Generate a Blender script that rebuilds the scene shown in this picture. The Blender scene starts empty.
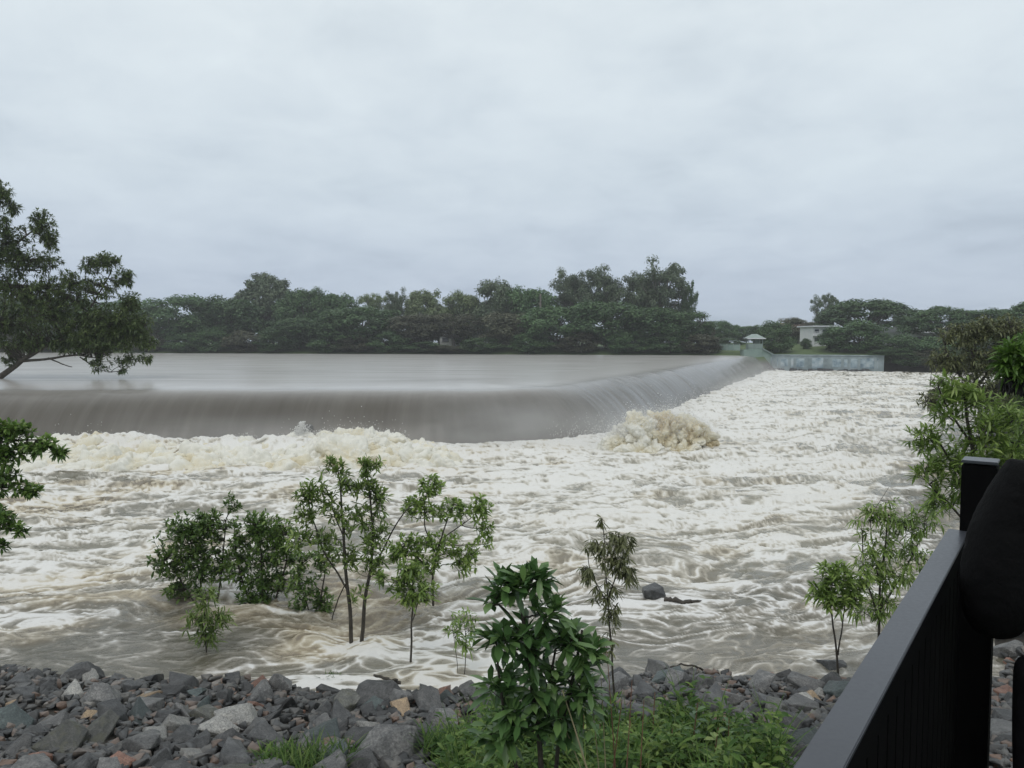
import bpy, bmesh, math
import numpy as np
from mathutils import Vector

rng = np.random.default_rng(11)
scene = bpy.context.scene
COL = scene.collection
R = math.radians

# ------------------------------------------------------------------ camera geometry
CAMZ = 5.5
F = 760.0
PITCH = math.atan(42.0 / F)
cp, sp = math.cos(PITCH), math.sin(PITCH)

def at(px, py, depth):
    """world point that stands `depth` metres ahead, in the direction measured from the photograph"""
    a = (px - 512.0) / F
    b = (384.0 - py) / F
    d = np.array([a, cp + b * sp, -sp + b * cp])
    return np.array([0, 0, CAMZ]) + d * (depth / d[1])

def on_plane(px, py, z):
    a = (px - 512.0) / F
    b = (384.0 - py) / F
    d = np.array([a, cp + b * sp, -sp + b * cp])
    return np.array([0, 0, CAMZ]) + d * ((z - CAMZ) / d[2])

# ------------------------------------------------------------------ noise
_P = np.random.default_rng(5).permutation(4096).astype(np.int64)
_G2 = np.stack([np.cos(np.linspace(0, 2 * np.pi, 4096, endpoint=False)), np.sin(np.linspace(0, 2 * np.pi, 4096, endpoint=False))], 1)
_g3 = np.random.default_rng(6).normal(size=(4096, 3)); _G3 = _g3 / np.linalg.norm(_g3, axis=1)[:, None]

def fade(t): return t * t * t * (t * (t * 6 - 15) + 10)

def pn2(x, y, seed=0):
    xi = np.floor(x).astype(np.int64); yi = np.floor(y).astype(np.int64)
    xf = x - xi; yf = y - yi
    u, v = fade(xf), fade(yf)
    def g(ix, iy, fx, fy):
        h = _P[(_P[(ix + seed * 131) & 4095] + iy) & 4095]
        gr = _G2[h]
        return gr[..., 0] * fx + gr[..., 1] * fy
    a = g(xi, yi, xf, yf); b = g(xi + 1, yi, xf - 1, yf)
    c = g(xi, yi + 1, xf, yf - 1); d = g(xi + 1, yi + 1, xf - 1, yf - 1)
    return ((a + u * (b - a)) * (1 - v) + (c + u * (d - c)) * v) * 1.5

def pn3(p, seed=0):
    i = np.floor(p).astype(np.int64); f = p - i
    w = fade(f)
    out = 0
    for dx in (0, 1):
        for dy in (0, 1):
            for dz in (0, 1):
                h = _P[(_P[(_P[(i[:, 0] + dx + seed * 77) & 4095] + i[:, 1] + dy) & 4095] + i[:, 2] + dz) & 4095]
                gr = _G3[h]
                dot = gr[:, 0] * (f[:, 0] - dx) + gr[:, 1] * (f[:, 1] - dy) + gr[:, 2] * (f[:, 2] - dz)
                wt = (w[:, 0] if dx else 1 - w[:, 0]) * (w[:, 1] if dy else 1 - w[:, 1]) * (w[:, 2] if dz else 1 - w[:, 2])
                out = out + dot * wt
    return out * 1.6

def fbm2(x, y, o=4, seed=0, gain=.5):
    s = 0; a = 1; t = 0
    for k in range(o):
        s = s + a * pn2(x * 2 ** k, y * 2 ** k, seed + k); t += a; a *= gain
    return s / t

def sstep(a, b, x):
    t = np.clip((x - a) / (b - a), 0, 1)
    return t * t * (3 - 2 * t)

# ------------------------------------------------------------------ object helpers
def tag(o, label=None, cat=None, group=None, kind=None):
    if label: o['label'] = label
    if cat: o['category'] = cat
    if group: o['group'] = group
    if kind: o['kind'] = kind
    return o

def empty(name, loc, label=None, cat=None, group=None, rz=0):
    o = bpy.data.objects.new(name, None)
    COL.objects.link(o)
    o.location = loc; o.rotation_euler[2] = rz
    o.empty_display_size = .2
    return tag(o, label, cat, group)

def mesh_arrays(name, V, faces, attrs=None, smooth=False, uv=None):
    """faces: list of int arrays (n,3) or (n,4)"""
    me = bpy.data.meshes.new(name)
    V = np.asarray(V, dtype=np.float32)
    me.vertices.add(len(V)); me.vertices.foreach_set('co', V.ravel())
    faces = [np.asarray(f, dtype=np.int32) for f in faces if len(f)]
    nl = sum(f.size for f in faces); npoly = sum(len(f) for f in faces)
    me.loops.add(nl); me.polygons.add(npoly)
    lv = np.concatenate([f.ravel() for f in faces])
    tot = np.concatenate([np.full(len(f), f.shape[1], dtype=np.int32) for f in faces])
    st = np.concatenate([[0], np.cumsum(tot)[:-1]]).astype(np.int32)
    me.loops.foreach_set('vertex_index', lv)
    me.polygons.foreach_set('loop_start', st)
    me.polygons.foreach_set('loop_total', tot)
    if smooth:
        me.polygons.foreach_set('use_smooth', np.ones(npoly, dtype=bool))
    if uv is not None:
        l = me.uv_layers.new(name='UVMap')
        l.data.foreach_set('uv', np.asarray(uv, dtype=np.float32)[lv].ravel())
    me.update(calc_edges=True)
    for k, a in (attrs or {}).items():
        at_ = me.attributes.new(k, 'FLOAT', 'POINT')
        at_.data.foreach_set('value', np.asarray(a, dtype=np.float32))
    me.validate()
    return me

def link(name, me, mat, parent=None, loc=None):
    o = bpy.data.objects.new(name, me)
    COL.objects.link(o)
    if mat is not None and len(me.materials) == 0: me.materials.append(mat)
    if parent: o.parent = parent
    if loc is not None: o.location = loc
    return o

class MB:
    """collects boxes, tubes and loose faces; build() links them as one mesh"""
    def __init__(self): self.bm = bmesh.new()
    def box(self, c, s, rz=0, bevel=0, taper=1.0):
        bm2 = bmesh.new(); bmesh.ops.create_cube(bm2, size=1)
        for v in bm2.verts:
            k = taper if v.co.z > 0 else 1
            v.co = Vector((v.co.x * s[0] * k, v.co.y * s[1] * k, v.co.z * s[2]))
        if bevel: bmesh.ops.bevel(bm2, geom=bm2.edges[:], offset=bevel, segments=2, affect='EDGES')
        ca, sa = math.cos(rz), math.sin(rz)
        for v in bm2.verts:
            x, y = v.co.x, v.co.y
            v.co = Vector((c[0] + x * ca - y * sa, c[1] + x * sa + y * ca, c[2] + v.co.z))
        t = bpy.data.meshes.new('t'); bm2.to_mesh(t); self.bm.from_mesh(t); bpy.data.meshes.remove(t); bm2.free()
        return self
    def poly(self, pts):
        self.bm.faces.new([self.bm.verts.new(p) for p in pts]); return self
    def prism(self, pts, off):
        a = [self.bm.verts.new(p) for p in pts]; b = [self.bm.verts.new(Vector(p) + Vector(off)) for p in pts]
        n = len(pts)
        self.bm.faces.new(a[::-1]); self.bm.faces.new(b)
        for i in range(n): self.bm.faces.new([a[i], a[(i + 1) % n], b[(i + 1) % n], b[i]])
        return self
    def build(self, name, mat, parent=None, smooth=False):
        bmesh.ops.recalc_face_normals(self.bm, faces=self.bm.faces[:])
        me = bpy.data.meshes.new(name); self.bm.to_mesh(me); self.bm.free()
        if smooth:
            for p in me.polygons: p.use_smooth = True
        return link(name, me, mat, parent)

class TB:
    """tube and leaf collector working in numpy"""
    def __init__(self): self.V = []; self.T = []; self.n = 0; self.A = []
    def tube(self, pts, rads, k=6):
        pts = np.asarray(pts, float); rads = np.asarray(rads, float)
        n = len(pts)
        d = np.gradient(pts, axis=0); d /= np.linalg.norm(d, axis=1)[:, None] + 1e-9
        ref = np.array([0, 0, 1.0]) if abs(d[0][2]) < .9 else np.array([1.0, 0, 0])
        rings = []
        for i in range(n):
            a = np.cross(d[i], ref); a /= np.linalg.norm(a) + 1e-9
            b = np.cross(d[i], a)
            th = np.linspace(0, 2 * np.pi, k, endpoint=False)
            rings.append(pts[i] + rads[i] * (np.cos(th)[:, None] * a + np.sin(th)[:, None] * b))
        v = np.concatenate(rings)
        t = []
        for i in range(n - 1):
            for j in range(k):
                p, q = i * k + j, i * k + (j + 1) % k
                t.append((p, q, q + k)); t.append((p, q + k, p + k))
        self.add(v, np.array(t))
        tip = len(v)
        return self
    def add(self, v, t, a=None):
        self.V.append(np.asarray(v, float)); self.T.append(np.asarray(t) + self.n); self.n += len(v)
        self.A.append(np.full(len(v), .5) if a is None else a)
    def leaves(self, P, D, N, L, W, bend=.15, hi=True, tint=None):
        n = len(P)
        if n == 0: return
        D = D / (np.linalg.norm(D, axis=1)[:, None] + 1e-9)
        S = np.cross(D, N); S /= np.linalg.norm(S, axis=1)[:, None] + 1e-9
        N = np.cross(S, D)
        L = np.broadcast_to(L, (n,))[:, None]; W = np.broadcast_to(W, (n,))[:, None]
        dn = np.array([0, 0, -1.0])
        def pt(l, w, h): return P + D * L * l + S * W * w + N * W * h + dn * L * bend * l * l
        if hi:
            vs = [pt(0, 0, 0), pt(.33, 0, -.10), pt(.68, 0, -.10), pt(1, 0, 0), pt(.30, .38, .08), pt(.66, .46, .08), pt(.30, -.38, .08), pt(.66, -.46, .08)]
            tt = np.array([(0, 1, 4), (1, 2, 5), (1, 5, 4), (2, 3, 5), (0, 6, 1), (1, 7, 2), (1, 6, 7), (2, 7, 3)])
        else:
            vs = [pt(0, 0, 0), pt(.45, .5, .06), pt(.5, 0, -.1), pt(.45, -.5, .06), pt(1, 0, 0)]
            tt = np.array([(0, 2, 1), (2, 4, 1), (0, 3, 2), (2, 3, 4)])
        m = len(vs)
        V = np.stack(vs, 1).reshape(-1, 3)
        T = (tt[None] + (np.arange(n) * m)[:, None, None]).reshape(-1, 3)
        tint = rng.random(n) if tint is None else tint
        self.add(V, T, np.repeat(tint, m))
    def mesh(self, name, smooth=False):
        return mesh_arrays(name, np.concatenate(self.V), [np.concatenate(self.T)], {'tint': np.concatenate(self.A)}, smooth)

def rvec(n):
    v = rng.normal(size=(n, 3)); return v / np.linalg.norm(v, axis=1)[:, None]

# ------------------------------------------------------------------ materials
def new_mat(name):
    m = bpy.data.materials.new(name); m.use_nodes = True
    nt = m.node_tree; b = nt.nodes['Principled BSDF']
    return m, nt, b

def nd(nt, t, **kw):
    n = nt.nodes.new(t)
    for k, v in kw.items():
        if k in n.inputs: n.inputs[k].default_value = v
        else: setattr(n, k, v)
    return n

def ramp(nt, src, stops):
    r = nt.nodes.new('ShaderNodeValToRGB')
    el = r.color_ramp.elements
    while len(el) < len(stops): el.new(.5)
    for e, (p, c) in zip(el, stops):
        e.position = p; e.color = (*c, 1) if len(c) == 3 else c
    nt.links.new(src, r.inputs['Fac'])
    return r.outputs['Color']

def noise_mat(name, c1, c2, scale=3, rough=.6, bump=0, bscale=20, detail=6, spec=.5, c3=None, coords='Object', rough2=None):
    m, nt, b = new_mat(name)
    tc = nd(nt, 'ShaderNodeTexCoord')
    n = nd(nt, 'ShaderNodeTexNoise', Scale=scale, Detail=detail, Roughness=.62)
    nt.links.new(tc.outputs[coords], n.inputs['Vector'])
    stops = [(.33, c1), (.66, c2)] if c3 is None else [(.28, c1), (.5, c2), (.7, c3)]
    nt.links.new(ramp(nt, n.outputs['Fac'], stops), b.inputs['Base Color'])
    b.inputs['Roughness'].default_value = rough
    b.inputs['Specular IOR Level'].default_value = spec
    if bump:
        n2 = nd(nt, 'ShaderNodeTexNoise', Scale=bscale, Detail=8, Roughness=.65)
        nt.links.new(tc.outputs[coords], n2.inputs['Vector'])
        bp = nd(nt, 'ShaderNodeBump', Strength=bump, Distance=.05)
        nt.links.new(n2.outputs['Fac'], bp.inputs['Height'])
        nt.links.new(bp.outputs['Normal'], b.inputs['Normal'])
        if rough2 is not None:
            rr = ramp(nt, n2.outputs['Fac'], [(.35, (rough,) * 3), (.65, (rough2,) * 3)])
            nt.links.new(rr, b.inputs['Roughness'])
    return m

def leaf_mat(name, dark, mid, light, rough=.42, trans=.25, scale=1.5):
    m, nt, b = new_mat(name)
    a = nd(nt, 'ShaderNodeAttribute', attribute_name='tint')
    oi = nd(nt, 'ShaderNodeObjectInfo')
    tc = nd(nt, 'ShaderNodeTexCoord')
    n = nd(nt, 'ShaderNodeTexNoise', Scale=scale, Detail=2)
    nt.links.new(tc.outputs['Object'], n.inputs['Vector'])
    mx = nd(nt, 'ShaderNodeMath', operation='MULTIPLY_ADD')
    nt.links.new(n.outputs['Fac'], mx.inputs[0]); mx.inputs[1].default_value = .7
    md = nd(nt, 'ShaderNodeMath', operation='MULTIPLY_ADD')
    nt.links.new(a.outputs['Fac'], md.inputs[0]); md.inputs[1].default_value = .6; md.inputs[2].default_value = -.15
    nt.links.new(md.outputs[0], mx.inputs[2])
    col = ramp(nt, mx.outputs[0], [(.12, dark), (.5, mid), (.92, light)])
    hs = nd(nt, 'ShaderNodeHueSaturation')
    mr = nd(nt, 'ShaderNodeMapRange'); mr.inputs['To Min'].default_value = .8; mr.inputs['To Max'].default_value = 1.2
    nt.links.new(oi.outputs['Random'], mr.inputs['Value'])
    nt.links.new(mr.outputs[0], hs.inputs['Value']); nt.links.new(col, hs.inputs['Color'])
    nt.links.new(hs.outputs['Color'], b.inputs['Base Color'])
    b.inputs['Roughness'].default_value = rough
    tr = nd(nt, 'ShaderNodeBsdfTranslucent')
    nt.links.new(hs.outputs['Color'], tr.inputs['Color'])
    ms = nd(nt, 'ShaderNodeMixShader'); ms.inputs[0].default_value = trans
    nt.links.new(b.outputs[0], ms.inputs[1]); nt.links.new(tr.outputs[0], ms.inputs[2])
    nt.links.new(ms.outputs[0], nt.nodes['Material Output'].inputs['Surface'])
    return m

M = {}
M['leaf_far'] = leaf_mat('leaf_far', (.032, .075, .03), (.07, .14, .05), (.13, .22, .075), .55, .25, 4)
M['leaf_far_brown'] = leaf_mat('leaf_far_brown', (.04, .05, .028), (.08, .088, .048), (.125, .13, .068), .55, .12, 4)
M['leaf_gum'] = leaf_mat('leaf_gum', (.05, .08, .045), (.09, .13, .07), (.15, .19, .1), .5, .15, 4)
M['leaf_pale'] = leaf_mat('leaf_pale', (.08, .115, .05), (.14, .19, .08), (.2, .25, .11), .5, .15, 4)
M['leaf_left'] = leaf_mat('leaf_left', (.045, .08, .026), (.115, .17, .052), (.23, .30, .10), .45, .3, .35)
M['leaf_bush'] = leaf_mat('leaf_bush', (.04, .09, .02), (.115, .2, .045), (.26, .36, .09), .4, .3, 1.2)
M['leaf_sapling'] = leaf_mat('leaf_sapling', (.075, .135, .03), (.2, .3, .07), (.38, .47, .15), .4, .33, 1.5)
M['leaf_big'] = leaf_mat('leaf_big', (.026, .066, .022), (.07, .14, .043), (.17, .27, .085), .32, .2, 2)
M['leaf_olive'] = leaf_mat('leaf_olive', (.08, .095, .04), (.14, .155, .065), (.21, .225, .1), .5, .25, 2)
M['leaf_bright'] = leaf_mat('leaf_bright', (.05, .1, .02), (.1, .19, .035), (.17, .28, .06), .4, .3, 2)
M['leaf_dead'] = leaf_mat('leaf_dead', (.008, .007, .006), (.014, .011, .009), (.03, .022, .016), .6, .05, 2)
M['grass'] = leaf_mat('grass', (.025, .065, .014), (.08, .16, .03), (.22, .3, .08), .45, .3, 2.5)
M['grass'].node_tree.nodes['Principled BSDF'].inputs['Specular IOR Level'].default_value = .2
M['cane'] = noise_mat('cane', (.22, .2, .11), (.3, .26, .15), 6, .6)
M['red_stem'] = noise_mat('red_stem', (.14, .06, .04), (.22, .11, .07), 6, .6)
M['bark'] = noise_mat('bark', (.035, .03, .024), (.09, .078, .06), 5, .75, .5, 25)
M['bark_pale'] = noise_mat('bark_pale', (.12, .11, .095), (.24, .22, .19), 3, .75, .3, 12)
M['bark_wet'] = noise_mat('bark_wet', (.022, .018, .014), (.06, .05, .036), 8, .5, .5, 30)
M['concrete'] = noise_mat('concrete', (.13, .17, .18), (.25, .3, .31), .35, .85, .2, 3, c3=(.36, .42, .44))
M['concrete_green'] = noise_mat('concrete_green', (.17, .24, .21), (.26, .34, .3), .4, .85)
M['hut_green'] = noise_mat('hut_green', (.16, .21, .19), (.22, .28, .255), .8, .6)
M['hut_dark'] = noise_mat('hut_dark', (.05, .08, .07), (.09, .13, .11), 2, .7)
M['roof_green'] = noise_mat('roof_green', (.24, .3, .275), (.3, .36, .335), .8, .5)
M['white_wall'] = noise_mat('white_wall', (.68, .69, .7), (.78, .78, .78), .5, .7)
M['white_roof'] = noise_mat('white_roof', (.6, .62, .64), (.74, .75, .76), .5, .55)
M['cream_wall'] = noise_mat('cream_wall', (.5, .46, .38), (.6, .56, .48), .5, .8)
M['brown_roof'] = noise_mat('brown_roof', (.2, .13, .1), (.28, .19, .15), .6, .7)
M['glass'] = noise_mat('glass', (.03, .04, .05), (.07, .08, .1), 1, .12)
M['mural'] = noise_mat('mural', (.1, .15, .19), (.3, .38, .42), .9, .8, c3=(.5, .54, .55))
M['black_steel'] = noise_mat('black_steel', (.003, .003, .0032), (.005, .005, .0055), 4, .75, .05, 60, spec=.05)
M['rail_sheen'] = noise_mat('rail_sheen', (.04, .044, .053), (.05, .055, .066), 3, .3, .015, 90, rough2=.38)  # bluish grey tint stands in for sky reflected on black gloss paint
M['deck'] = noise_mat('deck', (.05, .04, .032), (.11, .09, .07), 4, .6, .3, 20)
M['jacket'] = noise_mat('jacket', (.003, .003, .0034), (.0055, .0055, .006), 8, .85, .4, 40, spec=.12)
M['trousers'] = noise_mat('trousers', (.008, .008, .010), (.013, .013, .016), 8, .9, .3, 30, spec=.2)
M['skin'] = noise_mat('skin', (.38, .23, .16), (.46, .29, .21), 5, .5)
M['hair'] = noise_mat('hair', (.012, .009, .007), (.03, .02, .015), 20, .55, .5, 60)
M['shoe'] = noise_mat('shoe', (.012, .012, .013), (.03, .03, .032), 8, .6)

def rock_mat(name, a, b_, c, moss=0.0):
    m, nt, b = new_mat(name)
    tc = nd(nt, 'ShaderNodeTexCoord')
    oi = nd(nt, 'ShaderNodeObjectInfo')
    ad = nd(nt, 'ShaderNodeVectorMath', operation='ADD')
    sc = nd(nt, 'ShaderNodeVectorMath', operation='SCALE'); sc.inputs['Scale'].default_value = 40
    cx = nd(nt, 'ShaderNodeCombineXYZ')
    for i in range(3): nt.links.new(oi.outputs['Random'], cx.inputs[i])
    nt.links.new(cx.outputs[0], sc.inputs[0])
    nt.links.new(tc.outputs['Object'], ad.inputs[0]); nt.links.new(sc.outputs[0], ad.inputs[1])
    n = nd(nt, 'ShaderNodeTexNoise', Scale=2.2, Detail=9, Roughness=.68, Distortion=.6)
    nt.links.new(ad.outputs[0], n.inputs['Vector'])
    col = ramp(nt, n.outputs['Fac'], [(.3, a), (.5, b_), (.7, c)])
    n3 = nd(nt, 'ShaderNodeTexNoise', Scale=14, Detail=6, Roughness=.7)
    nt.links.new(ad.outputs[0], n3.inputs['Vector'])
    sp_ = ramp(nt, n3.outputs['Fac'], [(.33, (.5, .5, .5)), (.5, (.95, .95, .95)), (.68, (1.65, 1.65, 1.65))])
    mu = nd(nt, 'ShaderNodeMix', data_type='RGBA', blend_type='MULTIPLY'); mu.inputs[0].default_value = 1
    nt.links.new(col, mu.inputs[6]); nt.links.new(sp_, mu.inputs[7])
    hs = nd(nt, 'ShaderNodeHueSaturation')
    mr = nd(nt, 'ShaderNodeMapRange'); mr.inputs['To Min'].default_value = .65; mr.inputs['To Max'].default_value = 1.3
    nt.links.new(oi.outputs['Random'], mr.inputs['Value']); nt.links.new(mr.outputs[0], hs.inputs['Value'])
    nt.links.new(mu.outputs[2], hs.inputs['Color'])
    out = hs.outputs['Color']
    if moss:
        n4 = nd(nt, 'ShaderNodeTexNoise', Scale=3, Detail=5)
        nt.links.new(ad.outputs[0], n4.inputs['Vector'])
        f = ramp(nt, n4.outputs['Fac'], [(.5 - moss * .3, (0, 0, 0)), (.66, (.6, .6, .6))])
        mm = nd(nt, 'ShaderNodeMix', data_type='RGBA')
        nt.links.new(f, mm.inputs[0]); nt.links.new(out, mm.inputs[6]); mm.inputs[7].default_value = (.085, .085, .05, 1)
        out = mm.outputs[2]
    nt.links.new(out, b.inputs['Base Color'])
    rr = ramp(nt, n3.outputs['Fac'], [(.3, (.24,) * 3), (.7, (.55,) * 3)])
    nt.links.new(rr, b.inputs['Roughness'])
    bp = nd(nt, 'ShaderNodeBump', Strength=.55, Distance=.03)
    nt.links.new(n3.outputs['Fac'], bp.inputs['Height']); nt.links.new(bp.outputs['Normal'], b.inputs['Normal'])
    return m
M['rock_dark'] = rock_mat('rock_dark', (.029, .030, .030), (.058, .059, .059), (.11, .111, .110))
M['rock_grey'] = rock_mat('rock_grey', (.06, .06, .06), (.115, .115, .112), (.2, .195, .185))
M['rock_pale'] = rock_mat('rock_pale', (.2, .2, .19), (.3, .295, .275), (.4, .385, .35))
M['rock_rust'] = rock_mat('rock_rust', (.14, .07, .05), (.25, .13, .09), (.33, .2, .15))
M['rock_tan'] = rock_mat('rock_tan', (.2, .15, .1), (.34, .25, .16), (.46, .34, .2))
M['rock_moss'] = rock_mat('rock_moss', (.045, .047, .043), (.085, .086, .076), (.15, .148, .135), .1)
M['rock_green'] = rock_mat('rock_green', (.03, .042, .042), (.055, .072, .071), (.09, .11, .105))

# ------------------------------------------------------------------ terrain
WATER_UP = 2.85

def shore(x):
    """near waterline: y of the bank's edge"""
    y = 12.15 + .2 * np.sin(x * .55 + 1.0) - .15 * np.sin(x * 1.7) - .85 * np.exp(-((x + .8) / 2.6) ** 2)
    y = y + 1.6 * np.maximum(x - 8, 0) + .8 * np.maximum(-25 - x, 0)
    return np.minimum(y, 12.45 + 1.6 * 40 + .4 * np.maximum(x - 48, 0) + .8 * np.maximum(-25 - x, 0))

def farbank(x):
    up = 150 + .25 * (50 - x)
    dn = 149 - .45 * np.minimum(x - 50, 60) - .1 * np.maximum(x - 110, 0)
    return np.where(x < 50, up, dn)

def terrain(x, y):
    x = np.asarray(x, float); y = np.asarray(y, float)
    d = shore(x) - y
    top = 3.0 + 1.6 * sstep(-50, -62, x)
    bank = np.where(d > 0, top * (1 - np.exp(-.25 * d / top * 1.15)), np.maximum(.25 * d, -2.5))
    bank = bank + np.where(d > 0, .06 * pn2(x * .9, y * .9, 3), 0)
    e = y - farbank(x)
    ups = np.where(e > 0, WATER_UP + 1.5 * (1 - np.exp(-e / 5)) + .006 * np.minimum(e, 60), np.maximum(WATER_UP + .35 * e, -2.5))
    lawn = 2.75 + .105 * np.clip(e - 1, 0, 22) + .004 * np.clip(e - 23, 0, 60)
    nat = np.where(e > 0, 2.6 * (1 - np.exp(-e / 4)) + .07 * np.clip(e, 0, 25), np.maximum(.3 * e, -2.5))
    wl = np.where(e > 1.5, lawn, np.maximum(-2.5, -.4 + .3 * np.minimum(e, 0)))
    dn = np.where(x < 71, wl, nat)
    far = np.where(x < 50, ups, dn)
    return np.where((d > -30) & (y < 80 + np.maximum(x * .5, 0)), np.where(e > -4, np.maximum(far, bank), bank), far)

def axis(segs):
    out = []
    for a, b, s in segs: out.append(np.arange(a, b, s))
    out.append(np.array([segs[-1][1]])); return np.concatenate(out)
gx = axis([(-1500, -300, 80), (-300, -60, 12), (-60, -12, 2), (-12, 12, .3), (12, 110, 1.5), (110, 320, 12), (320, 1500, 80)])
gy = axis([(-1500, -60, 90), (-60, -8, 6), (-8, 15, .3), (15, 60, 2.5), (60, 128, 6), (128, 210, 1.2), (210, 320, 12), (320, 1500, 80)])
X, Y = np.meshgrid(gx, gy)
Z = terrain(X, Y)
nx, ny = len(gx), len(gy)
idx = np.arange(nx * ny).reshape(ny, nx)
Q = np.stack([idx[:-1, :-1], idx[:-1, 1:], idx[1:, 1:], idx[1:, :-1]], -1).reshape(-1, 4)
gm, nt, b = new_mat('ground')
tc = nd(nt, 'ShaderNodeTexCoord')
n1 = nd(nt, 'ShaderNodeTexNoise', Scale=.5, Detail=8, Roughness=.65)
n2 = nd(nt, 'ShaderNodeTexNoise', Scale=9, Detail=6, Roughness=.7)
for n in (n1, n2): nt.links.new(tc.outputs['Object'], n.inputs['Vector'])
mud = ramp(nt, n2.outputs['Fac'], [(.3, (.018, .016, .013)), (.7, (.05, .043, .034))])
grs = ramp(nt, n2.outputs['Fac'], [(.3, (.05, .085, .025)), (.7, (.1, .15, .045))])
sx = nd(nt, 'ShaderNodeSeparateXYZ'); nt.links.new(tc.outputs['Object'], sx.inputs[0])
mp = nd(nt, 'ShaderNodeMapRange'); mp.inputs['From Min'].default_value = 1.4; mp.inputs['From Max'].default_value = 2.3
nt.links.new(sx.outputs['Z'], mp.inputs['Value'])
mxx = nd(nt, 'ShaderNodeMix', data_type='RGBA')
nt.links.new(mp.outputs[0], mxx.inputs[0]); nt.links.new(mud, mxx.inputs[6]); nt.links.new(grs, mxx.inputs[7])
nt.links.new(mxx.outputs[2], b.inputs['Base Color']); b.inputs['Roughness'].default_value = .9
tag(link('ground', mesh_arrays('ground', np.stack([X, Y, Z], -1).reshape(-1, 3), [Q], smooth=True), gm), 'river banks and bed', None, None, 'structure')

# ------------------------------------------------------------------ weir path (foot of the fall)
def fillet(a, c, b, r, n=26):
    a, c, b = map(np.array, (a, c, b))
    u = (a - c) / np.linalg.norm(a - c); v = (b - c) / np.linalg.norm(b - c)
    half = math.acos(np.dot(u, v)) / 2
    t = r / math.tan(half)
    o = c + (u + v) / np.linalg.norm(u + v) * r / math.sin(half)
    p, q = c + u * t, c + v * t
    a0 = math.atan2(*(p - o)[::-1]); a1 = math.atan2(*(q - o)[::-1])
    d = (a1 - a0 + math.pi) % (2 * math.pi) - math.pi
    return [o + r * np.array([math.cos(a0 + d * k / n), math.sin(a0 + d * k / n)]) for k in range(n + 1)]
W0, WC, W1 = np.array([-80., 42.0]), np.array([3.6, 40.4]), np.array([50.5, 148.5])
arc = fillet(W0, WC, W1, 12.5, 40)
def seg(a, b, n): return [a + (b - a) * k / n for k in range(n)]
PATH = np.array(seg(W0, arc[0], 90) + arc + seg(arc[-1], W1, 130)[1:] + [W1])
SL = np.concatenate([[0], np.cumsum(np.linalg.norm(np.diff(PATH, axis=0), axis=1))])
TAN = np.gradient(PATH, axis=0); TAN /= np.linalg.norm(TAN, axis=1)[:, None]
UPN = np.stack([-TAN[:, 1], TAN[:, 0]], 1)            # points upstream

def foot_dist(x, y):
    P = np.stack([x, y], 1)
    sub = PATH[::4]; sub = np.vstack([sub, PATH[-1:]])
    best = np.full(len(P), 1e9); sgn = np.ones(len(P))
    for a, b_ in zip(sub[:-1], sub[1:]):
        ab = b_ - a; t = np.clip(((P - a) @ ab) / (ab @ ab), 0, 1)
        q = P - (a + t[:, None] * ab)
        dd = np.einsum('ij,ij->i', q, q)
        c = ab[0] * q[:, 1] - ab[1] * q[:, 0]
        m = dd < best
        best[m] = dd[m]; sgn[m] = np.where(c[m] > 0, -1, 1)
    return np.sqrt(best) * sgn                          # + downstream, - upstream

# fall sheet
us = np.concatenate([np.linspace(-.3, 4.2, 50), np.linspace(4.35, 9.6, 24)])
def prof(u):
    a = np.clip(u / 4.2, -.2, 1)
    z1 = -.2 + 2.9 * (1 - np.power(np.clip(1 - a, 0, 2), 2.2))
    z2 = WATER_UP - .15 * (1 - (np.clip(u, 4.2, 9.6) - 4.2) / 5.4) ** 2
    return np.where(u < 4.2, z1, z2)
ns = 4
ss = np.interp(np.arange(0, (len(PATH) - 1) * ns + 1) / ns, np.arange(len(PATH)), SL)
px_ = np.interp(ss, SL, PATH[:, 0]); py_ = np.interp(ss, SL, PATH[:, 1])
ux_ = np.interp(ss, SL, UPN[:, 0]); uy_ = np.interp(ss, SL, UPN[:, 1])
S2, U2 = np.meshgrid(ss, us)
str_ = fbm2(S2 * 1.3, U2 * .12 + 3, 4, 9) ; big = fbm2(S2 * .22, U2 * .15, 2, 12)
amp = sstep(4.5, 1.5, U2)
ZZ = prof(U2) + .02 * str_ * amp + (.05 * big + .012 * fbm2(S2 * 1.1, U2 * 2.5, 3, 4)) * sstep(9.2, 5, U2)
out = -(.03 * str_ + .12 * big) * amp
XX = px_[None] + ux_[None] * (U2 + out); YY = py_[None] + uy_[None] * (U2 + out)
ni, nj = XX.shape
idx = np.arange(ni * nj).reshape(ni, nj)
Q = np.stack([idx[:-1, :-1], idx[:-1, 1:], idx[1:, 1:], idx[1:, :-1]], -1).reshape(-1, 4)
fm, nt, b = new_mat('fall_water')
uvn = nd(nt, 'ShaderNodeUVMap')
mpg = nd(nt, 'ShaderNodeMapping'); mpg.inputs['Scale'].default_value = (1.1, .09, 1)
nt.links.new(uvn.outputs[0], mpg.inputs['Vector'])
na = nd(nt, 'ShaderNodeTexNoise', Scale=1.6, Detail=10, Roughness=.62); nt.links.new(mpg.outputs[0], na.inputs['Vector'])
mpg2 = nd(nt, 'ShaderNodeMapping'); mpg2.inputs['Scale'].default_value = (.16, .05, 1); nt.links.new(uvn.outputs[0], mpg2.inputs['Vector'])
nb = nd(nt, 'ShaderNodeTexNoise', Scale=1, Detail=4); nt.links.new(mpg2.outputs[0], nb.inputs['Vector'])
mad = nd(nt, 'ShaderNodeMath', operation='MULTIPLY_ADD'); mad.inputs[1].default_value = .5
nt.links.new(nb.outputs['Fac'], mad.inputs[0])
ml = nd(nt, 'ShaderNodeMath', operation='MULTIPLY'); ml.inputs[1].default_value = .55
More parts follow.
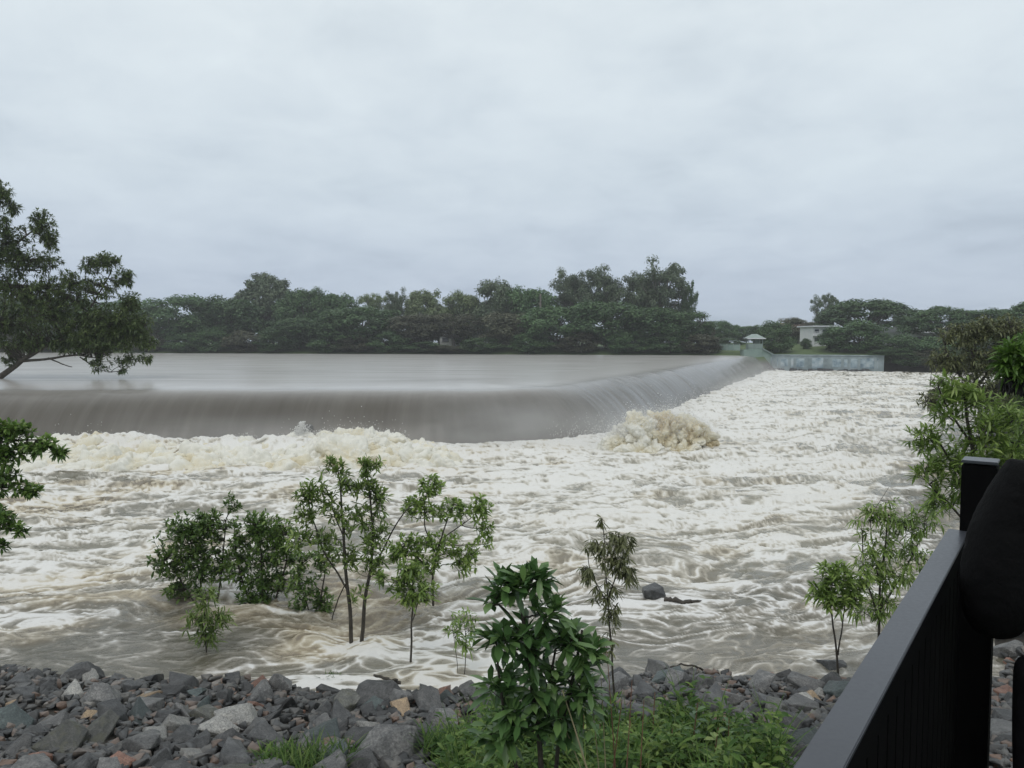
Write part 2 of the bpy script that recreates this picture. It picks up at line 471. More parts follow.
nt.links.new(na.outputs['Fac'], ml.inputs[0]); nt.links.new(ml.outputs[0], mad.inputs[2])
nt.links.new(ramp(nt, mad.outputs[0], [(.3, (.072, .062, .048)), (.52, (.125, .112, .092)), (.74, (.24, .225, .2))]), b.inputs['Base Color'])
fc = ramp(nt, mad.outputs[0], [(.3, (.07, .062, .05)), (.52, (.10, .091, .076)), (.76, (.145, .135, .117))])
suv = nd(nt, 'ShaderNodeSeparateXYZ'); nt.links.new(uvn.outputs[0], suv.inputs[0])
um = nd(nt, 'ShaderNodeMapRange', interpolation_type='SMOOTHSTEP'); um.inputs['From Min'].default_value = 1.5; um.inputs['From Max'].default_value = 5.6; nt.links.new(suv.outputs['Y'], um.inputs['Value'])
mxf = nd(nt, 'ShaderNodeMix', data_type='RGBA'); nt.links.new(um.outputs[0], mxf.inputs[0]); nt.links.new(fc, mxf.inputs[6]); mxf.inputs[7].default_value = (.44, .425, .40, 1)  # towards the crest the pool's painted sky reflection is blended into the colour
nt.links.new(mxf.outputs[2], b.inputs['Base Color'])
b.inputs['Roughness'].default_value = .22; b.inputs['Specular IOR Level'].default_value = .25
bp = nd(nt, 'ShaderNodeBump', Strength=.25, Distance=.03); nt.links.new(na.outputs['Fac'], bp.inputs['Height']); nt.links.new(bp.outputs['Normal'], b.inputs['Normal'])
fall = link('weir_fall_water', mesh_arrays('weir_fall_water', np.stack([XX, YY, ZZ], -1).reshape(-1, 3), [Q], smooth=True, uv=np.stack([S2, U2], -1).reshape(-1, 2)), fm)
tag(fall, 'sheet of brown flood water pouring over the weir', None, None, 'structure')

# pool upstream
edge = [Vector((XX[-1, j], YY[-1, j], WATER_UP)) for j in range(0, nj, 4)]
poly = edge + [Vector((58, 165, WATER_UP)), Vector((40, 175, WATER_UP)), Vector((-60, 200, WATER_UP)), Vector((-400, 300, WATER_UP)), Vector((-500, 300, WATER_UP)), Vector((-500, 60, WATER_UP)), Vector((-110, 50, WATER_UP))]
from mathutils.geometry import tessellate_polygon
tri = tessellate_polygon([poly])
Vp = np.array([tuple(v) for v in poly]); Tp = np.array([list(t) for t in tri])
nrm = np.cross(Vp[Tp[:, 1]] - Vp[Tp[:, 0]], Vp[Tp[:, 2]] - Vp[Tp[:, 0]])[:, 2]
Tp[nrm < 0] = Tp[nrm < 0][:, ::-1]
pm, nt, b = new_mat('pool_water')
tc = nd(nt, 'ShaderNodeTexCoord')
mpg = nd(nt, 'ShaderNodeMapping'); mpg.inputs['Scale'].default_value = (.5, 1.1, 1); nt.links.new(tc.outputs['Object'], mpg.inputs['Vector'])
na = nd(nt, 'ShaderNodeTexNoise', Scale=1.5, Detail=8, Roughness=.6); nt.links.new(mpg.outputs[0], na.inputs['Vector'])
mpg2 = nd(nt, 'ShaderNodeMapping'); mpg2.inputs['Scale'].default_value = (.09, .55, 1); nt.links.new(tc.outputs['Object'], mpg2.inputs['Vector'])
nb = nd(nt, 'ShaderNodeTexNoise', Scale=1, Detail=6, Roughness=.6); nt.links.new(mpg2.outputs[0], nb.inputs['Vector'])
nt.links.new(ramp(nt, nb.outputs['Fac'], [(.3, (.33, .315, .295)), (.48, (.44, .425, .40)), (.7, (.52, .51, .485))]), b.inputs['Base Color'])  # pale colour stands in for reflected sky, its streaks for ripples
b.inputs['Roughness'].default_value = .22; b.inputs['Specular IOR Level'].default_value = .25
bp = nd(nt, 'ShaderNodeBump', Strength=.35, Distance=.03); nt.links.new(na.outputs['Fac'], bp.inputs['Height']); nt.links.new(bp.outputs['Normal'], b.inputs['Normal'])
tag(link('upstream_water', mesh_arrays('upstream_water', Vp, [Tp]), pm), 'brown river above the weir', None, None, 'structure')

# ------------------------------------------------------------------ downstream white water
rr = [8.6]
while rr[-1] < 185: rr.append(rr[-1] + min(.8 * rr[-1] ** 2 / 4180, .5))
rr = np.array(rr)
th = np.radians(np.linspace(-45, 47, 1080))
TH, RR = np.meshgrid(th, rr)
x = (RR * np.sin(TH)).ravel(); y = (RR * np.cos(TH)).ravel()
d = foot_dist(x, y)
ds = y - shore(x)
# flow-aligned warped coordinates (current sweeps left to right)
wx = x + 1.3 * fbm2(x * .16, y * .22, 3, 21); wy = y + 1.1 * fbm2(x * .16 + 7, y * .22, 3, 25) - .12 * x
wx2 = wx + .35 * fbm2(x * .8, y * 1.1, 2, 31); wy2 = wy + .35 * fbm2(x * .8 + 3, y * 1.1, 2, 33)
def ridge(a, b_, s): return 1 - np.abs(pn2(a, b_, s)) * 2
lace1 = ridge(wx2 * .30, wy2 * .95, 41)
lace2 = ridge(wx2 * .78, wy2 * 2.2, 43)
lace3 = ridge(wx2 * 1.9, wy2 * 4.6, 45)
lace4 = ridge(wx2 * 4.4, wy2 * 9, 47)
lace = .24 * lace1 + .30 * lace2 + .28 * lace3 + .18 * lace4
blob = fbm2(wx * .12, wy * .26, 4, 51)
leftness = sstep(2, -6, x)
rightness = sstep(1.5, 4, x)
cov = .25 + .40 * sstep(1.2, 10, ds)
cov = cov - .20 * leftness * sstep(24, 5, ds) - .14 * leftness * sstep(20, 9, ds) * sstep(0, 3, ds) * 0
cov = cov + .30 * sstep(16, 2, d)
cov = cov + .4 * np.exp(-((x + 1.1) / 1.5) ** 2 - ((y - 12.4) / 1.6) ** 2)       # churn where the saplings stand
cov = cov - .16 * rightness * sstep(5.5, 2.5, ds) 
cov = cov + .78 * blob * (1 - .5 * sstep(16, 3, d))
foam = .46 + (lace - .42) * 2.0 + (cov - .5) * 1.05
q3 = lambda r_: np.clip(r_, 0, 1) ** 3
thin = .24 * q3(lace1) + .36 * q3(lace2) + .40 * q3(lace3)
patch = .75 + .75 * sstep(-.3, .45, fbm2(wx * .33 + 11, wy * .55, 3, 101))
near = .10 + .05 * fbm2(wx * .5, wy * .9, 3, 103) + thin * patch * (.75 + 2.0 * np.clip(cov + .25 * blob, 0, 1)) + .12 * (lace4 - .4)
m9 = sstep(2.2, 9, ds + 3 * blob)
foam = near * (1 - m9) + foam * m9
foam = np.clip(foam, 0, 1)
silt = .55 * sstep(11, 3, d) * sstep(-.2, .4, fbm2(wx * .25 + 9, wy * .5, 3, 66)) * sstep(14, 2, x) + np.clip(leftness * .9 + .25, 0, 1) * sstep(.02, .4, fbm2(wx * .16 + 40, wy * .34, 3, 61)) + .5 * sstep(.1, .5, fbm2(wx * .3, wy * .5, 2, 63))
silt = np.clip(silt, 0, 1)
aer = np.clip(sstep(3.0, 9, ds) * (1 - .35 * leftness) + .5 * sstep(14, 3, d) + .6 * np.exp(-((x + 1.1) / 1.5) ** 2 - ((y - 12.4) / 1.6) ** 2) + .5 * blob, 0, 1)
# heights
calm = sstep(0, 5, ds)
chop = sstep(14, 40, RR.ravel()) * sstep(3, 12, d)
farf = sstep(70, 30, RR.ravel())
h = (.08 + .20 * calm) * fbm2(wx * .30, wy * .62, 3, 71)
h += (.025 + .035 * calm) * (1 - np.abs(fbm2(wx2 * .75, wy2 * 1.5, 3, 74)) * 2.2 - .5)
h += (.03 + .05 * calm) * farf * (lace - .4)
h += .025 * farf * fbm2(wx2 * 5, wy2 * 7, 2, 78) * foam
h += .22 * chop * (fbm2(wx * .2 + 5, wy * .42, 3, 91) + .4 * (1 - 2 * np.abs(pn2(wx2 * .5, wy2 * 1.1, 93))))
foam = np.clip(foam - .28 * chop * sstep(-.05, -.5, fbm2(wx * .2 + 5, wy * .42, 3, 91)), 0, 1)
jump = np.exp(-((d - 2.2) / 2.0) ** 2)
lf = sstep(-2.5, -5, x) * sstep(-34, -29.5, x) 
h += jump * (.55 + .75 * fbm2(x * .28, y * .28, 3, 81)) * lf
h += .08 * np.exp(-((d - 1.0) / 1.6) ** 2) * (1 - lf) * (1 + fbm2(x * .5, y * .5, 2, 83))
h += (.3 + .7 * lf) * (jump * .25 * np.abs(pn2(x * 1.2, y * 1.2, 85)) + jump * .16 * np.abs(pn2(x * 2.7, y * 2.7, 86)))
h += .2 * calm * fbm2(wx * .11 + 3, wy * .21, 2, 95) + .13 * sstep(.3, 2, ds) * sstep(9, 4, ds) * fbm2(wx * .45, wy * .8, 2, 97)
h = h - .05
# piling of water against the double trunk
h += .16 * np.exp(-((x + 2.55) / .35) ** 2 - ((y - 13.55) / .5) ** 2)
for px, py in [(352, 649), (359, 646), (205, 604), (212, 606), (262, 606), (268, 606), (318, 622), (332, 620), (434, 604), (411, 668), (652, 602), (666, 600), (690, 602)]:
    q = on_plane(px, py, .05)
    foam = np.clip(foam + .27 * np.exp(-((x - q[0] - .32) / .42) ** 2 - ((y - q[1] + .04 * (x - q[0])) / .16) ** 2) * (.4 + .8 * np.clip(lace2 + .3, 0, 1)), 0, 1)
    h += .03 * np.exp(-((x - q[0] + .05) / .14) ** 2 - ((y - q[1]) / .14) ** 2)
V = np.stack([x, y, h], 1)
nr, na_ = TH.shape
idx = np.arange(nr * na_).reshape(nr, na_)
Q = np.stack([idx[:-1, :-1], idx[1:, :-1], idx[1:, 1:], idx[:-1, 1:]], -1).reshape(-1, 4)[:, ::-1]
keep = (d[Q].min(1) > -1.6) & (ds[Q].max(1) > -1.2) & ((y - farbank(x))[Q].min(1) < 4)
Q = Q[keep]
used = np.unique(Q); remap = np.full(len(V), -1); remap[used] = np.arange(len(used))
wm, nt, b = new_mat('white_water')
tc = nd(nt, 'ShaderNodeTexCoord')
af = nd(nt, 'ShaderNodeAttribute', attribute_name='foam'); asil = nd(nt, 'ShaderNodeAttribute', attribute_name='silt')
mpg = nd(nt, 'ShaderNodeMapping'); mpg.inputs['Scale'].default_value = (1, 1.5, 1.5); nt.links.new(tc.outputs['Object'], mpg.inputs['Vector'])
nf = nd(nt, 'ShaderNodeTexNoise', Scale=5, Detail=8, Roughness=.7, Distortion=1.2); nt.links.new(mpg.outputs[0], nf.inputs['Vector'])
ad = nd(nt, 'ShaderNodeMath', operation='MULTIPLY_ADD'); ad.inputs[1].default_value = .75; ad.inputs[2].default_value = -.375
nt.links.new(nf.outputs['Fac'], ad.inputs[0])
sm = nd(nt, 'ShaderNodeMath', operation='ADD'); sm.use_clamp = True
nf2 = nd(nt, 'ShaderNodeTexNoise', Scale=19, Detail=6, Roughness=.7, Distortion=.8); nt.links.new(mpg.outputs[0], nf2.inputs['Vector'])
ad2 = nd(nt, 'ShaderNodeMath', operation='MULTIPLY_ADD'); ad2.inputs[1].default_value = .28; ad2.inputs[2].default_value = -.14
nt.links.new(nf2.outputs['Fac'], ad2.inputs[0])
ad3 = nd(nt, 'ShaderNodeMath', operation='ADD'); nt.links.new(ad.outputs[0], ad3.inputs[0]); nt.links.new(ad2.outputs[0], ad3.inputs[1])
nt.links.new(ad3.outputs[0], sm.inputs[0]); nt.links.new(af.outputs['Fac'], sm.inputs[1])
c1 = ramp(nt, sm.outputs[0], [(.12, (.12, .112, .083)), (.38, (.20, .185, .15)), (.6, (.42, .40, .36)), (.86, (.72, .715, .695))])
c2 = ramp(nt, sm.outputs[0], [(.12, (.19, .155, .105)), (.40, (.35, .295, .20)), (.66, (.56, .51, .40)), (.92, (.70, .68, .63))])
mx = nd(nt, 'ShaderNodeMix', data_type='RGBA')
c0 = ramp(nt, sm.outputs[0], [(.08, (.235, .22, .165)), (.36, (.36, .34, .28)), (.62, (.55, .525, .46)), (.94, (.735, .725, .685))])
aat = nd(nt, 'ShaderNodeAttribute', attribute_name='air')
m0 = nd(nt, 'ShaderNodeMix', data_type='RGBA'); nt.links.new(aat.outputs['Fac'], m0.inputs[0]); nt.links.new(c1, m0.inputs[6]); nt.links.new(c0, m0.inputs[7]); c1 = m0.outputs[2]
nt.links.new(asil.outputs['Fac'], mx.inputs[0]); nt.links.new(c1, mx.inputs[6]); nt.links.new(c2, mx.inputs[7])
nt.links.new(mx.outputs[2], b.inputs['Base Color'])
nt.links.new(ramp(nt, sm.outputs[0], [(.2, (.14,) * 3), (.6, (.75,) * 3)]), b.inputs['Roughness'])
bp = nd(nt, 'ShaderNodeBump', Strength=.4, Distance=.04); nt.links.new(nf.outputs['Fac'], bp.inputs['Height']); nt.links.new(bp.outputs['Normal'], b.inputs['Normal'])
tag(link('downstream_water', mesh_arrays('downstream_water', V[used], [remap[Q]], {'foam': foam[used], 'silt': silt[used], 'air': aer[used]}, smooth=True), wm), 'foaming flood water below the weir', None, None, 'structure')

# boils: heaps of aerated water thrown up at the foot of the fall
def ico(n):
    bm = bmesh.new(); bmesh.ops.create_icosphere(bm, subdivisions=n, radius=1)
    v = np.array([v.co[:] for v in bm.verts]); f = np.array([[q.index for q in p.verts] for p in bm.faces]); bm.free()
    return v, f
ICO6, ICO5, ICO4, ICO3 = ico(7), ico(6), ico(5), ico(3)
def billow(p, s, o, seed):
    t = 0; a = 1
    for k in range(o):
        t = t + a * np.abs(pn3(p * s * 2 ** k, seed + k)); a *= .44
    return t
BV = []; BT = []; BS = []; n0 = 0
def boil(c, rad, seed, amp=.42, s=1.0, m=ICO5, cream=.4):
    global n0
    v, f = m
    v = v + .25 * np.stack([pn3(v * .9 + 9 * k, seed + k) for k in range(3)], 1)
    w = v * np.array(rad)
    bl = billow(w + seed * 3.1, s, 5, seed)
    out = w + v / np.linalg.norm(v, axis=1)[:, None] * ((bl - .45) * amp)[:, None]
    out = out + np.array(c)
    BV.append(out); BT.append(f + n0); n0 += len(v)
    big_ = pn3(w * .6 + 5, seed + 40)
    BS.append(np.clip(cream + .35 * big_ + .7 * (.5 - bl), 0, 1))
# the big boil at the corner of the weir
for (px, py, dep, rad, s, cr) in [(622, 438, 39.7, (1.0, .9, 1.05), 3, .2), (640, 430, 40.0, (1.3, 1.1, 1.35), 1, .35), (664, 428, 40.3, (1.4, 1.1, 1.3), 2, .55),
                              (690, 430, 40.5, (1.25, 1.0, 1.15), 4, .6), (705, 437, 40.6, (.8, .8, .65), 5, .6), (646, 446, 39.0, (1.4, .8, .65), 6, .35), (680, 446, 39.2, (1.3, .8, .6), 7, .5)]:
    p = at(px, py + 2, dep)
    boil((p[0], p[1], p[2] - .35), (rad[0] * 1.05, rad[1] * 1.2, rad[2] * .92), s, .62, 1.5, ICO6, cr)
# the line of surges under the left section
rb = np.random.default_rng(77)
for row, (d0, d1, drop, npx) in enumerate([(37.8, 38.6, 0, 26), (36.2, 37.2, .42, 20), (34.8, 35.9, .62, 17), (33.4, 34.6, .8, 12)]):
    for px in np.linspace(14, 428, npx):
        px += rb.uniform(-9, 9)
        py = np.interp(px, [0, 60, 100, 140, 170, 215, 255, 285, 320, 345, 385, 410, 432], [446, 446, 442, 450, 444, 455, 452, 442, 438, 431, 436, 446, 460]) + rb.uniform(-3, 5)
        dep = np.interp(px, [0, 430], [d0, d1]) + rb.uniform(-.5, .5)
        p = at(px, py, dep)
        zt = max(p[2] + .18 - drop - rb.uniform(0, .4), .12)
        rz = rb.uniform(.6, 1.2); r_ = rb.uniform(.6, 1.4)
        boil((p[0], p[1], zt - .85 * rz), (r_ * 1.5, r_ * 1.5, rz), int(px * 7 + row * 31) % 97 + 10, .75, rb.uniform(.8, 1.3), ICO5, rb.uniform(.12, .6))
fmat, nt, b = new_mat('foam')
a = nd(nt, 'ShaderNodeAttribute', attribute_name='cream')
tc = nd(nt, 'ShaderNodeTexCoord'); nf = nd(nt, 'ShaderNodeTexNoise', Scale=5, Detail=9, Roughness=.72); nt.links.new(tc.outputs['Object'], nf.inputs['Vector'])
ad = nd(nt, 'ShaderNodeMath', operation='MULTIPLY_ADD'); ad.inputs[1].default_value = .9; ad.inputs[2].default_value = -.45
nt.links.new(nf.outputs['Fac'], ad.inputs[0])
sm = nd(nt, 'ShaderNodeMath', operation='ADD'); nt.links.new(ad.outputs[0], sm.inputs[0]); nt.links.new(a.outputs['Fac'], sm.inputs[1])
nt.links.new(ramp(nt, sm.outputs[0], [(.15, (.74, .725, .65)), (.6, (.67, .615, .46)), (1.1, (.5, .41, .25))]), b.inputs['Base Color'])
b.inputs['Roughness'].default_value = .8
b.inputs['Subsurface Weight'].default_value = .0
bp = nd(nt, 'ShaderNodeBump', Strength=.5, Distance=.08); nt.links.new(nf.outputs['Fac'], bp.inputs['Height']); nt.links.new(bp.outputs['Normal'], b.inputs['Normal'])
tag(link('foam_surge', mesh_arrays('foam_surge', np.concatenate(BV), [np.concatenate(BT)], {'cream': np.concatenate(BS)}, smooth=True), fmat), 'cream coloured surges of foam at the foot of the weir', None, None, 'stuff')

# spray drops thrown off the surges
SV = []; ST = []; n0 = 0
octv = np.array([(1, 0, 0), (-1, 0, 0), (0, 1, 0), (0, -1, 0), (0, 0, 1.2), (0, 0, -1.2)], float)
octf = np.array([(0, 2, 4), (2, 1, 4), (1, 3, 4), (3, 0, 4), (2, 0, 5), (1, 2, 5), (3, 1, 5), (0, 3, 5)])
allB = np.concatenate(BV)
tops = allB[allB[:, 2] > .55]
sel = tops[rb.integers(0, len(tops), 12000)]
off = rb.normal(size=(len(sel), 3)) * np.array([.16, .16, .10]); off[:, 2] = np.abs(off[:, 2]) * rb.exponential(1.0, len(sel))
drops = sel + off
k = rb.integers(110, len(PATH) - 1, 5000)
ff = PATH[k] - UPN[k] * rb.uniform(-.3, 2.2, (len(k), 1)) + rb.normal(size=(len(k), 2)) * .2
drops = np.vstack([drops, np.column_stack([ff, .25 + rb.exponential(.28, len(k))])])
# the plume off the debris on the crest
pl = at(303, 442, 39.2)
m_ = 1500
hgt = rb.random(m_) ** 1.6
drops = np.vstack([drops, np.column_stack([pl[0] - .15 + .1 * hgt + rb.normal(size=m_) * (.07 + .5 * (1 - hgt) ** 1.2), pl[1] + rb.normal(size=m_) * .2, pl[2] - .3 + hgt * 1.35])])
siz = rb.uniform(.007, .024, len(drops)); siz[-m_:] *= 1.6
SV = (drops[:, None, :] + octv[None] * siz[:, None, None]).reshape(-1, 3)
ST = (octf[None] + (np.arange(len(drops)) * 6)[:, None, None]).reshape(-1, 3)
spm = noise_mat('spray_drops', (.7, .69, .66), (.76, .76, .74), 3, .6)
tag(link('spray', mesh_arrays('spray', SV, [ST], smooth=True), spm), 'drops of spray flying off the surges', None, None, 'stuff')

# ------------------------------------------------------------------ rocks
def rock_mesh(seed, cuts=5, pts=14):
    r_ = np.random.default_rng(seed)
    p = r_.normal(size=(pts, 3)); p /= np.linalg.norm(p, axis=1)[:, None]
    p = np.sign(p) * np.abs(p) ** .65
    p *= np.array([1, r_.uniform(.62, .95), r_.uniform(.5, .8)]) * r_.uniform(.85, 1.08, (pts, 1))
    bm = bmesh.new()
    for q in p: bm.verts.new(q)
    h = bmesh.ops.convex_hull(bm, input=bm.verts[:])
    loose = [v for v in bm.verts if not v.link_faces]
    if loose: bmesh.ops.delete(bm, geom=loose, context='VERTS')
    bmesh.ops.bevel(bm, geom=bm.edges[:], offset=.012, segments=1, affect='EDGES')
    bmesh.ops.triangulate(bm, faces=bm.faces[:])
    for k in range(2 if cuts > 3 else 1):
        bmesh.ops.subdivide_edges(bm, edges=[e_ for e_ in bm.edges if e_.calc_length() > .12], cuts=1 if cuts <= 3 else 2, use_grid_fill=True)
        bmesh.ops.triangulate(bm, faces=bm.faces[:])
    bmesh.ops.recalc_face_normals(bm, faces=bm.faces[:])
    bm.verts.index_update()
    v = np.array([q.co[:] for q in bm.verts]); f = np.array([[w_.index for w_ in q.verts] for q in bm.faces]); bm.free()
    nrm_ = v / np.linalg.norm(v, axis=1)[:, None]
    v = v + nrm_ * (.035 * pn3(v * 2.2, seed)[:, None] + .022 * pn3(v * 5.5, seed + 3)[:, None] + .016 * pn3(v * 13, seed + 5)[:, None])
    return v, f
ROCKS = []
for s in range(16):
    v, f = rock_mesh(100 + s)
    me = mesh_arrays('rock', v, [f], smooth=False); me.materials.append(M['rock_grey']); ROCKS.append(me)

rr_ = np.random.default_rng(42)
landmarks = [(-5.3, 12.9, 'the small pale sapling'), (-2.7, 12.7, 'the double trunked sapling'), (-1.7, 12.0, 'the lollipop shaped sapling'), (-.3, 6.3, 'the broad leaved plant'),
             (-8.2, 12.4, 'the bank\'s left end'), (-6.8, 8.5, 'the mossy stones'), (-2.2, 7.7, 'the grass tuft'), (1.2, 9.2, 'the drooping sapling'),
             (3.2, 8.2, 'the green weeds'), (5.0, 11.9, 'the twin stemmed sapling'), (6.3, 9.3, 'the dark railing')]
placed = []
cols = ['rock_dark'] * 36 + ['rock_grey'] * 30 + ['rock_green'] * 10 + ['rock_moss'] * 7 + ['rock_pale'] * 6 + ['rock_rust'] * 6 + ['rock_tan'] * 3
cname = {'rock_dark': 'dark slate grey', 'rock_grey': 'mid grey', 'rock_green': 'greenish grey', 'rock_moss': 'moss stained', 'rock_pale': 'pale grey', 'rock_rust': 'rust red', 'rock_tan': 'orange tan'}
def put_rock(x_, y_, r_, mat, label=None, rot=None, zs=None):
    k = int(rr_.integers(0, len(ROCKS)))
    o = bpy.data.objects.new('rock', ROCKS[k]); COL.objects.link(o)
    o.material_slots[0].link = 'OBJECT'; o.material_slots[0].material = M[mat]
    g = float(terrain(x_, y_))
    zs = zs if zs else rr_.uniform(.75, 1.0)
    o.location = (x_, y_, g + .28 * r_ * zs)
    o.rotation_euler = (rr_.uniform(-.6, .6), rr_.uniform(-.6, .6), rr_.uniform(0, 6.28)) if rot is None else rot
    o.scale = (r_ * 1.12, r_ * 1.12, r_ * 1.12 * zs)
    tag(o, label, 'rock', 'riprap rocks on the near bank')
    placed.append((x_, y_, r_))
    return o
def where(x_, y_):
    e = [((x_ - a) ** 2 + (y_ - b_) ** 2, a, b_, n) for a, b_, n in landmarks]
    _, a, b_, n = min(e)
    dx, dy = x_ - a, y_ - b_
    rel = ('right of' if dx > 0 else 'left of') if abs(dx) > abs(dy) * 1.2 else ('beyond' if dy > 0 else 'in front of')
    row = 'at the water' if shore(np.array(x_)) - y_ < .75 else ('near the frame bottom' if shore(np.array(x_)) - y_ > 3.4 else 'midway up the bank')
    return row, rel, n
# stones that stand out in the photograph
special = [(233, 727, .36, 'rock_pale', 'large rounded pale grey boulder in the middle of the left stones'),
           (205, 722, .26, 'rock_moss', 'yellow lichened rock tucked behind the large pale boulder'),
           (320, 735, .26, 'rock_grey', 'upright flat faced light grey rock beside the grass tuft'),
           (366, 735, .27, 'rock_pale', 'rounded buff grey rock right of the upright flat faced rock'),
           (375, 706, .45, 'rock_dark', 'long sloping dark slab near the water below the lollipop sapling'),
           (330, 696, .27, 'rock_dark', 'squat dark rock at the water behind the sloping slab'),
           (135, 722, .36, 'rock_green', 'big blue green angular rock left of the pale boulder'),
           (142, 699, .1, 'rock_tan', 'small bright orange stone among dark rocks on the left'),
           (102, 719, .17, 'rock_rust', 'reddish brown wedge of rock near the lower left'),
           (10, 708, .16, 'rock_tan', 'peach coloured rock at the left frame edge'),
           (408, 745, .13, 'rock_rust', 'red stone right of the buff grey rock'),
           (390, 762, .45, 'rock_grey', 'broad grey slab at the bottom edge of the frame'),
           (298, 716, .13, 'rock_rust', 'orange brown stone wedged above the upright flat faced rock'),
           (290, 700, .1, 'rock_rust', 'small orange stone by the squat dark rocks'),
           (152, 745, .26, 'rock_pale', 'pale wedge shaped rock below the big blue green one'),
           (60, 752, .36, 'rock_moss', 'olive mossy rock at the lower left corner'),
           (95, 740, .38, 'rock_moss', 'wide moss streaked rock near the lower left corner'),
           (768, 680, .15, 'rock_rust', 'orange rust stone at the water on the right bank'),
           (760, 692, .33, 'rock_grey', 'grey boulder with a shadowed face on the right bank'),
           (838, 674, .38, 'rock_dark', 'dark boulder at the foot of the twin stemmed sapling'),
           (720, 712, .5, 'rock_grey', 'long flat grey slab on the right bank'),
           (775, 718, .28, 'rock_moss', 'mossy brown rock right of the long flat slab'),
           (815, 705, .2, 'rock_tan', 'small tan stone beside the railing on the right bank'),
           (725, 728, .26, 'rock_rust', 'pinkish flat rock in front of the long slab'),
           (232, 685, .22, 'rock_dark', 'dark rounded stone standing in the shallows at left'),
           (428, 712, .36, 'rock_grey', 'flat topped grey rock left of the weeds by the water')]
def on_ground(px, py):
    p = None
    for dd in np.arange(5, 16, .02):
        p = at(px, py, dd)
        if p[2] < terrain(p[0], p[1]): break
    return p
for px, py, r_, mt, lb in special:
    p = on_ground(px, py)
    r_ *= .78
    put_rock(p[0], p[1] + r_ * .2, r_, mt, lb)
cands = []
tries = 0
while len(placed) < 298 and tries < 60000:
    tries += 1
    fr = len(placed) / 298
    r_ = .13 + .19 * (1 - fr) ** 1.1 + rr_.uniform(-.02, .035)
    y_ = rr_.uniform(6.0, 13.3); x_ = rr_.uniform(-.73, .73) * y_
    if y_ > shore(np.array(x_)) + .1 + .25 * (rr_.random() ** 3): continue
    if -.15 * y_ * 0 - .8 < x_ < .36 * y_ and y_ < 8.3: continue
    if any((x_ - a) ** 2 + (y_ - b_) ** 2 < (.64 * (r_ + c)) ** 2 for a, b_, c in placed): continue
    mt = cols[int(rr_.integers(0, len(cols)))]
    if mt in ('rock_rust', 'rock_tan'): r_ *= .7
    row, rel, n = where(x_, y_)
    sz = 'small' if r_ < .17 else ('medium' if r_ < .28 else 'large')
    put_rock(x_, y_, r_, mt, f'{sz} {cname[mt]} rock {row}, {rel} {n}')
# rubble between the larger stones
v3 = [rock_mesh(300 + s, 3, 11) for s in range(8)]
RV = []; RT = []; RA = []; n0 = 0
for i in range(8000):
    y_ = rr_.uniform(5.5, 13.2); x_ = rr_.uniform(-.8, .8) * y_
    if y_ > shore(np.array(x_)) + .1: continue
    r_ = rr_.uniform(.04, .12)
    v, f = v3[i % 8]
    a = rr_.uniform(0, 6.28); c, s = math.cos(a), math.sin(a)
    w = v * r_ * 1.1; w = np.stack([w[:, 0] * c - w[:, 1] * s, w[:, 0] * s + w[:, 1] * c, w[:, 2]], 1)
    RV.append(w + np.array([x_, y_, float(terrain(x_, y_)) + .05])); RT.append(f + n0); n0 += len(v); RA.append(np.full(len(v), rr_.random()))
for i in range(2600):
    x_ = rr_.uniform(8, 34) if i % 3 else rr_.uniform(-32, -8); y_ = float(shore(np.array(x_))) - rr_.random() ** 1.3 * 7.5
    r_ = rr_.uniform(.1, .34)
    if abs(x_) < .8 * y_ and y_ < 13.2 and abs(x_) < 9.5: continue
    v, f = v3[i % 8]
    a = rr_.uniform(0, 6.28); c, s = math.cos(a), math.sin(a)
    w = v * r_; w = np.stack([w[:, 0] * c - w[:, 1] * s, w[:, 0] * s + w[:, 1] * c, w[:, 2]], 1)
    RV.append(w + np.array([x_, y_, float(terrain(x_, y_)) + .06])); RT.append(f + n0); n0 += len(v); RA.append(np.full(len(v), rr_.random()))
m, nt, b = new_mat('rubble')
a = nd(nt, 'ShaderNodeAttribute', attribute_name='tint'); tc = nd(nt, 'ShaderNodeTexCoord')
n = nd(nt, 'ShaderNodeTexNoise', Scale=14, Detail=6); nt.links.new(tc.outputs['Object'], n.inputs['Vector'])
c_ = ramp(nt, a.outputs['Fac'], [(0, (.028, .029, .03)), (.5, (.07, .071, .07)), (.8, (.13, .125, .115)), (.955, (.16, .1, .07)), (1, (.24, .23, .21))])
s_ = ramp(nt, n.outputs['Fac'], [(.3, (.6,) * 3), (.7, (1.2,) * 3)])
mu = nd(nt, 'ShaderNodeMix', data_type='RGBA', blend_type='MULTIPLY'); mu.inputs[0].default_value = 1
nt.links.new(c_, mu.inputs[6]); nt.links.new(s_, mu.inputs[7]); nt.links.new(mu.outputs[2], b.inputs['Base Color']); b.inputs['Roughness'].default_value = .45
tag(link('rubble', mesh_arrays('rubble', np.concatenate(RV), [np.concatenate(RT)], {'tint': np.concatenate(RA)}), m), 'small stones packed between the riprap rocks', None, None, 'stuff')

# ------------------------------------------------------------------ plants measured from the photograph
def bez(a, b_, sag, n=6):
    t = np.linspace(0, 1, n)[:, None]
    return a + (b_ - a) * t + np.array([0, 0, sag]) * (t * (1 - t)) * 4

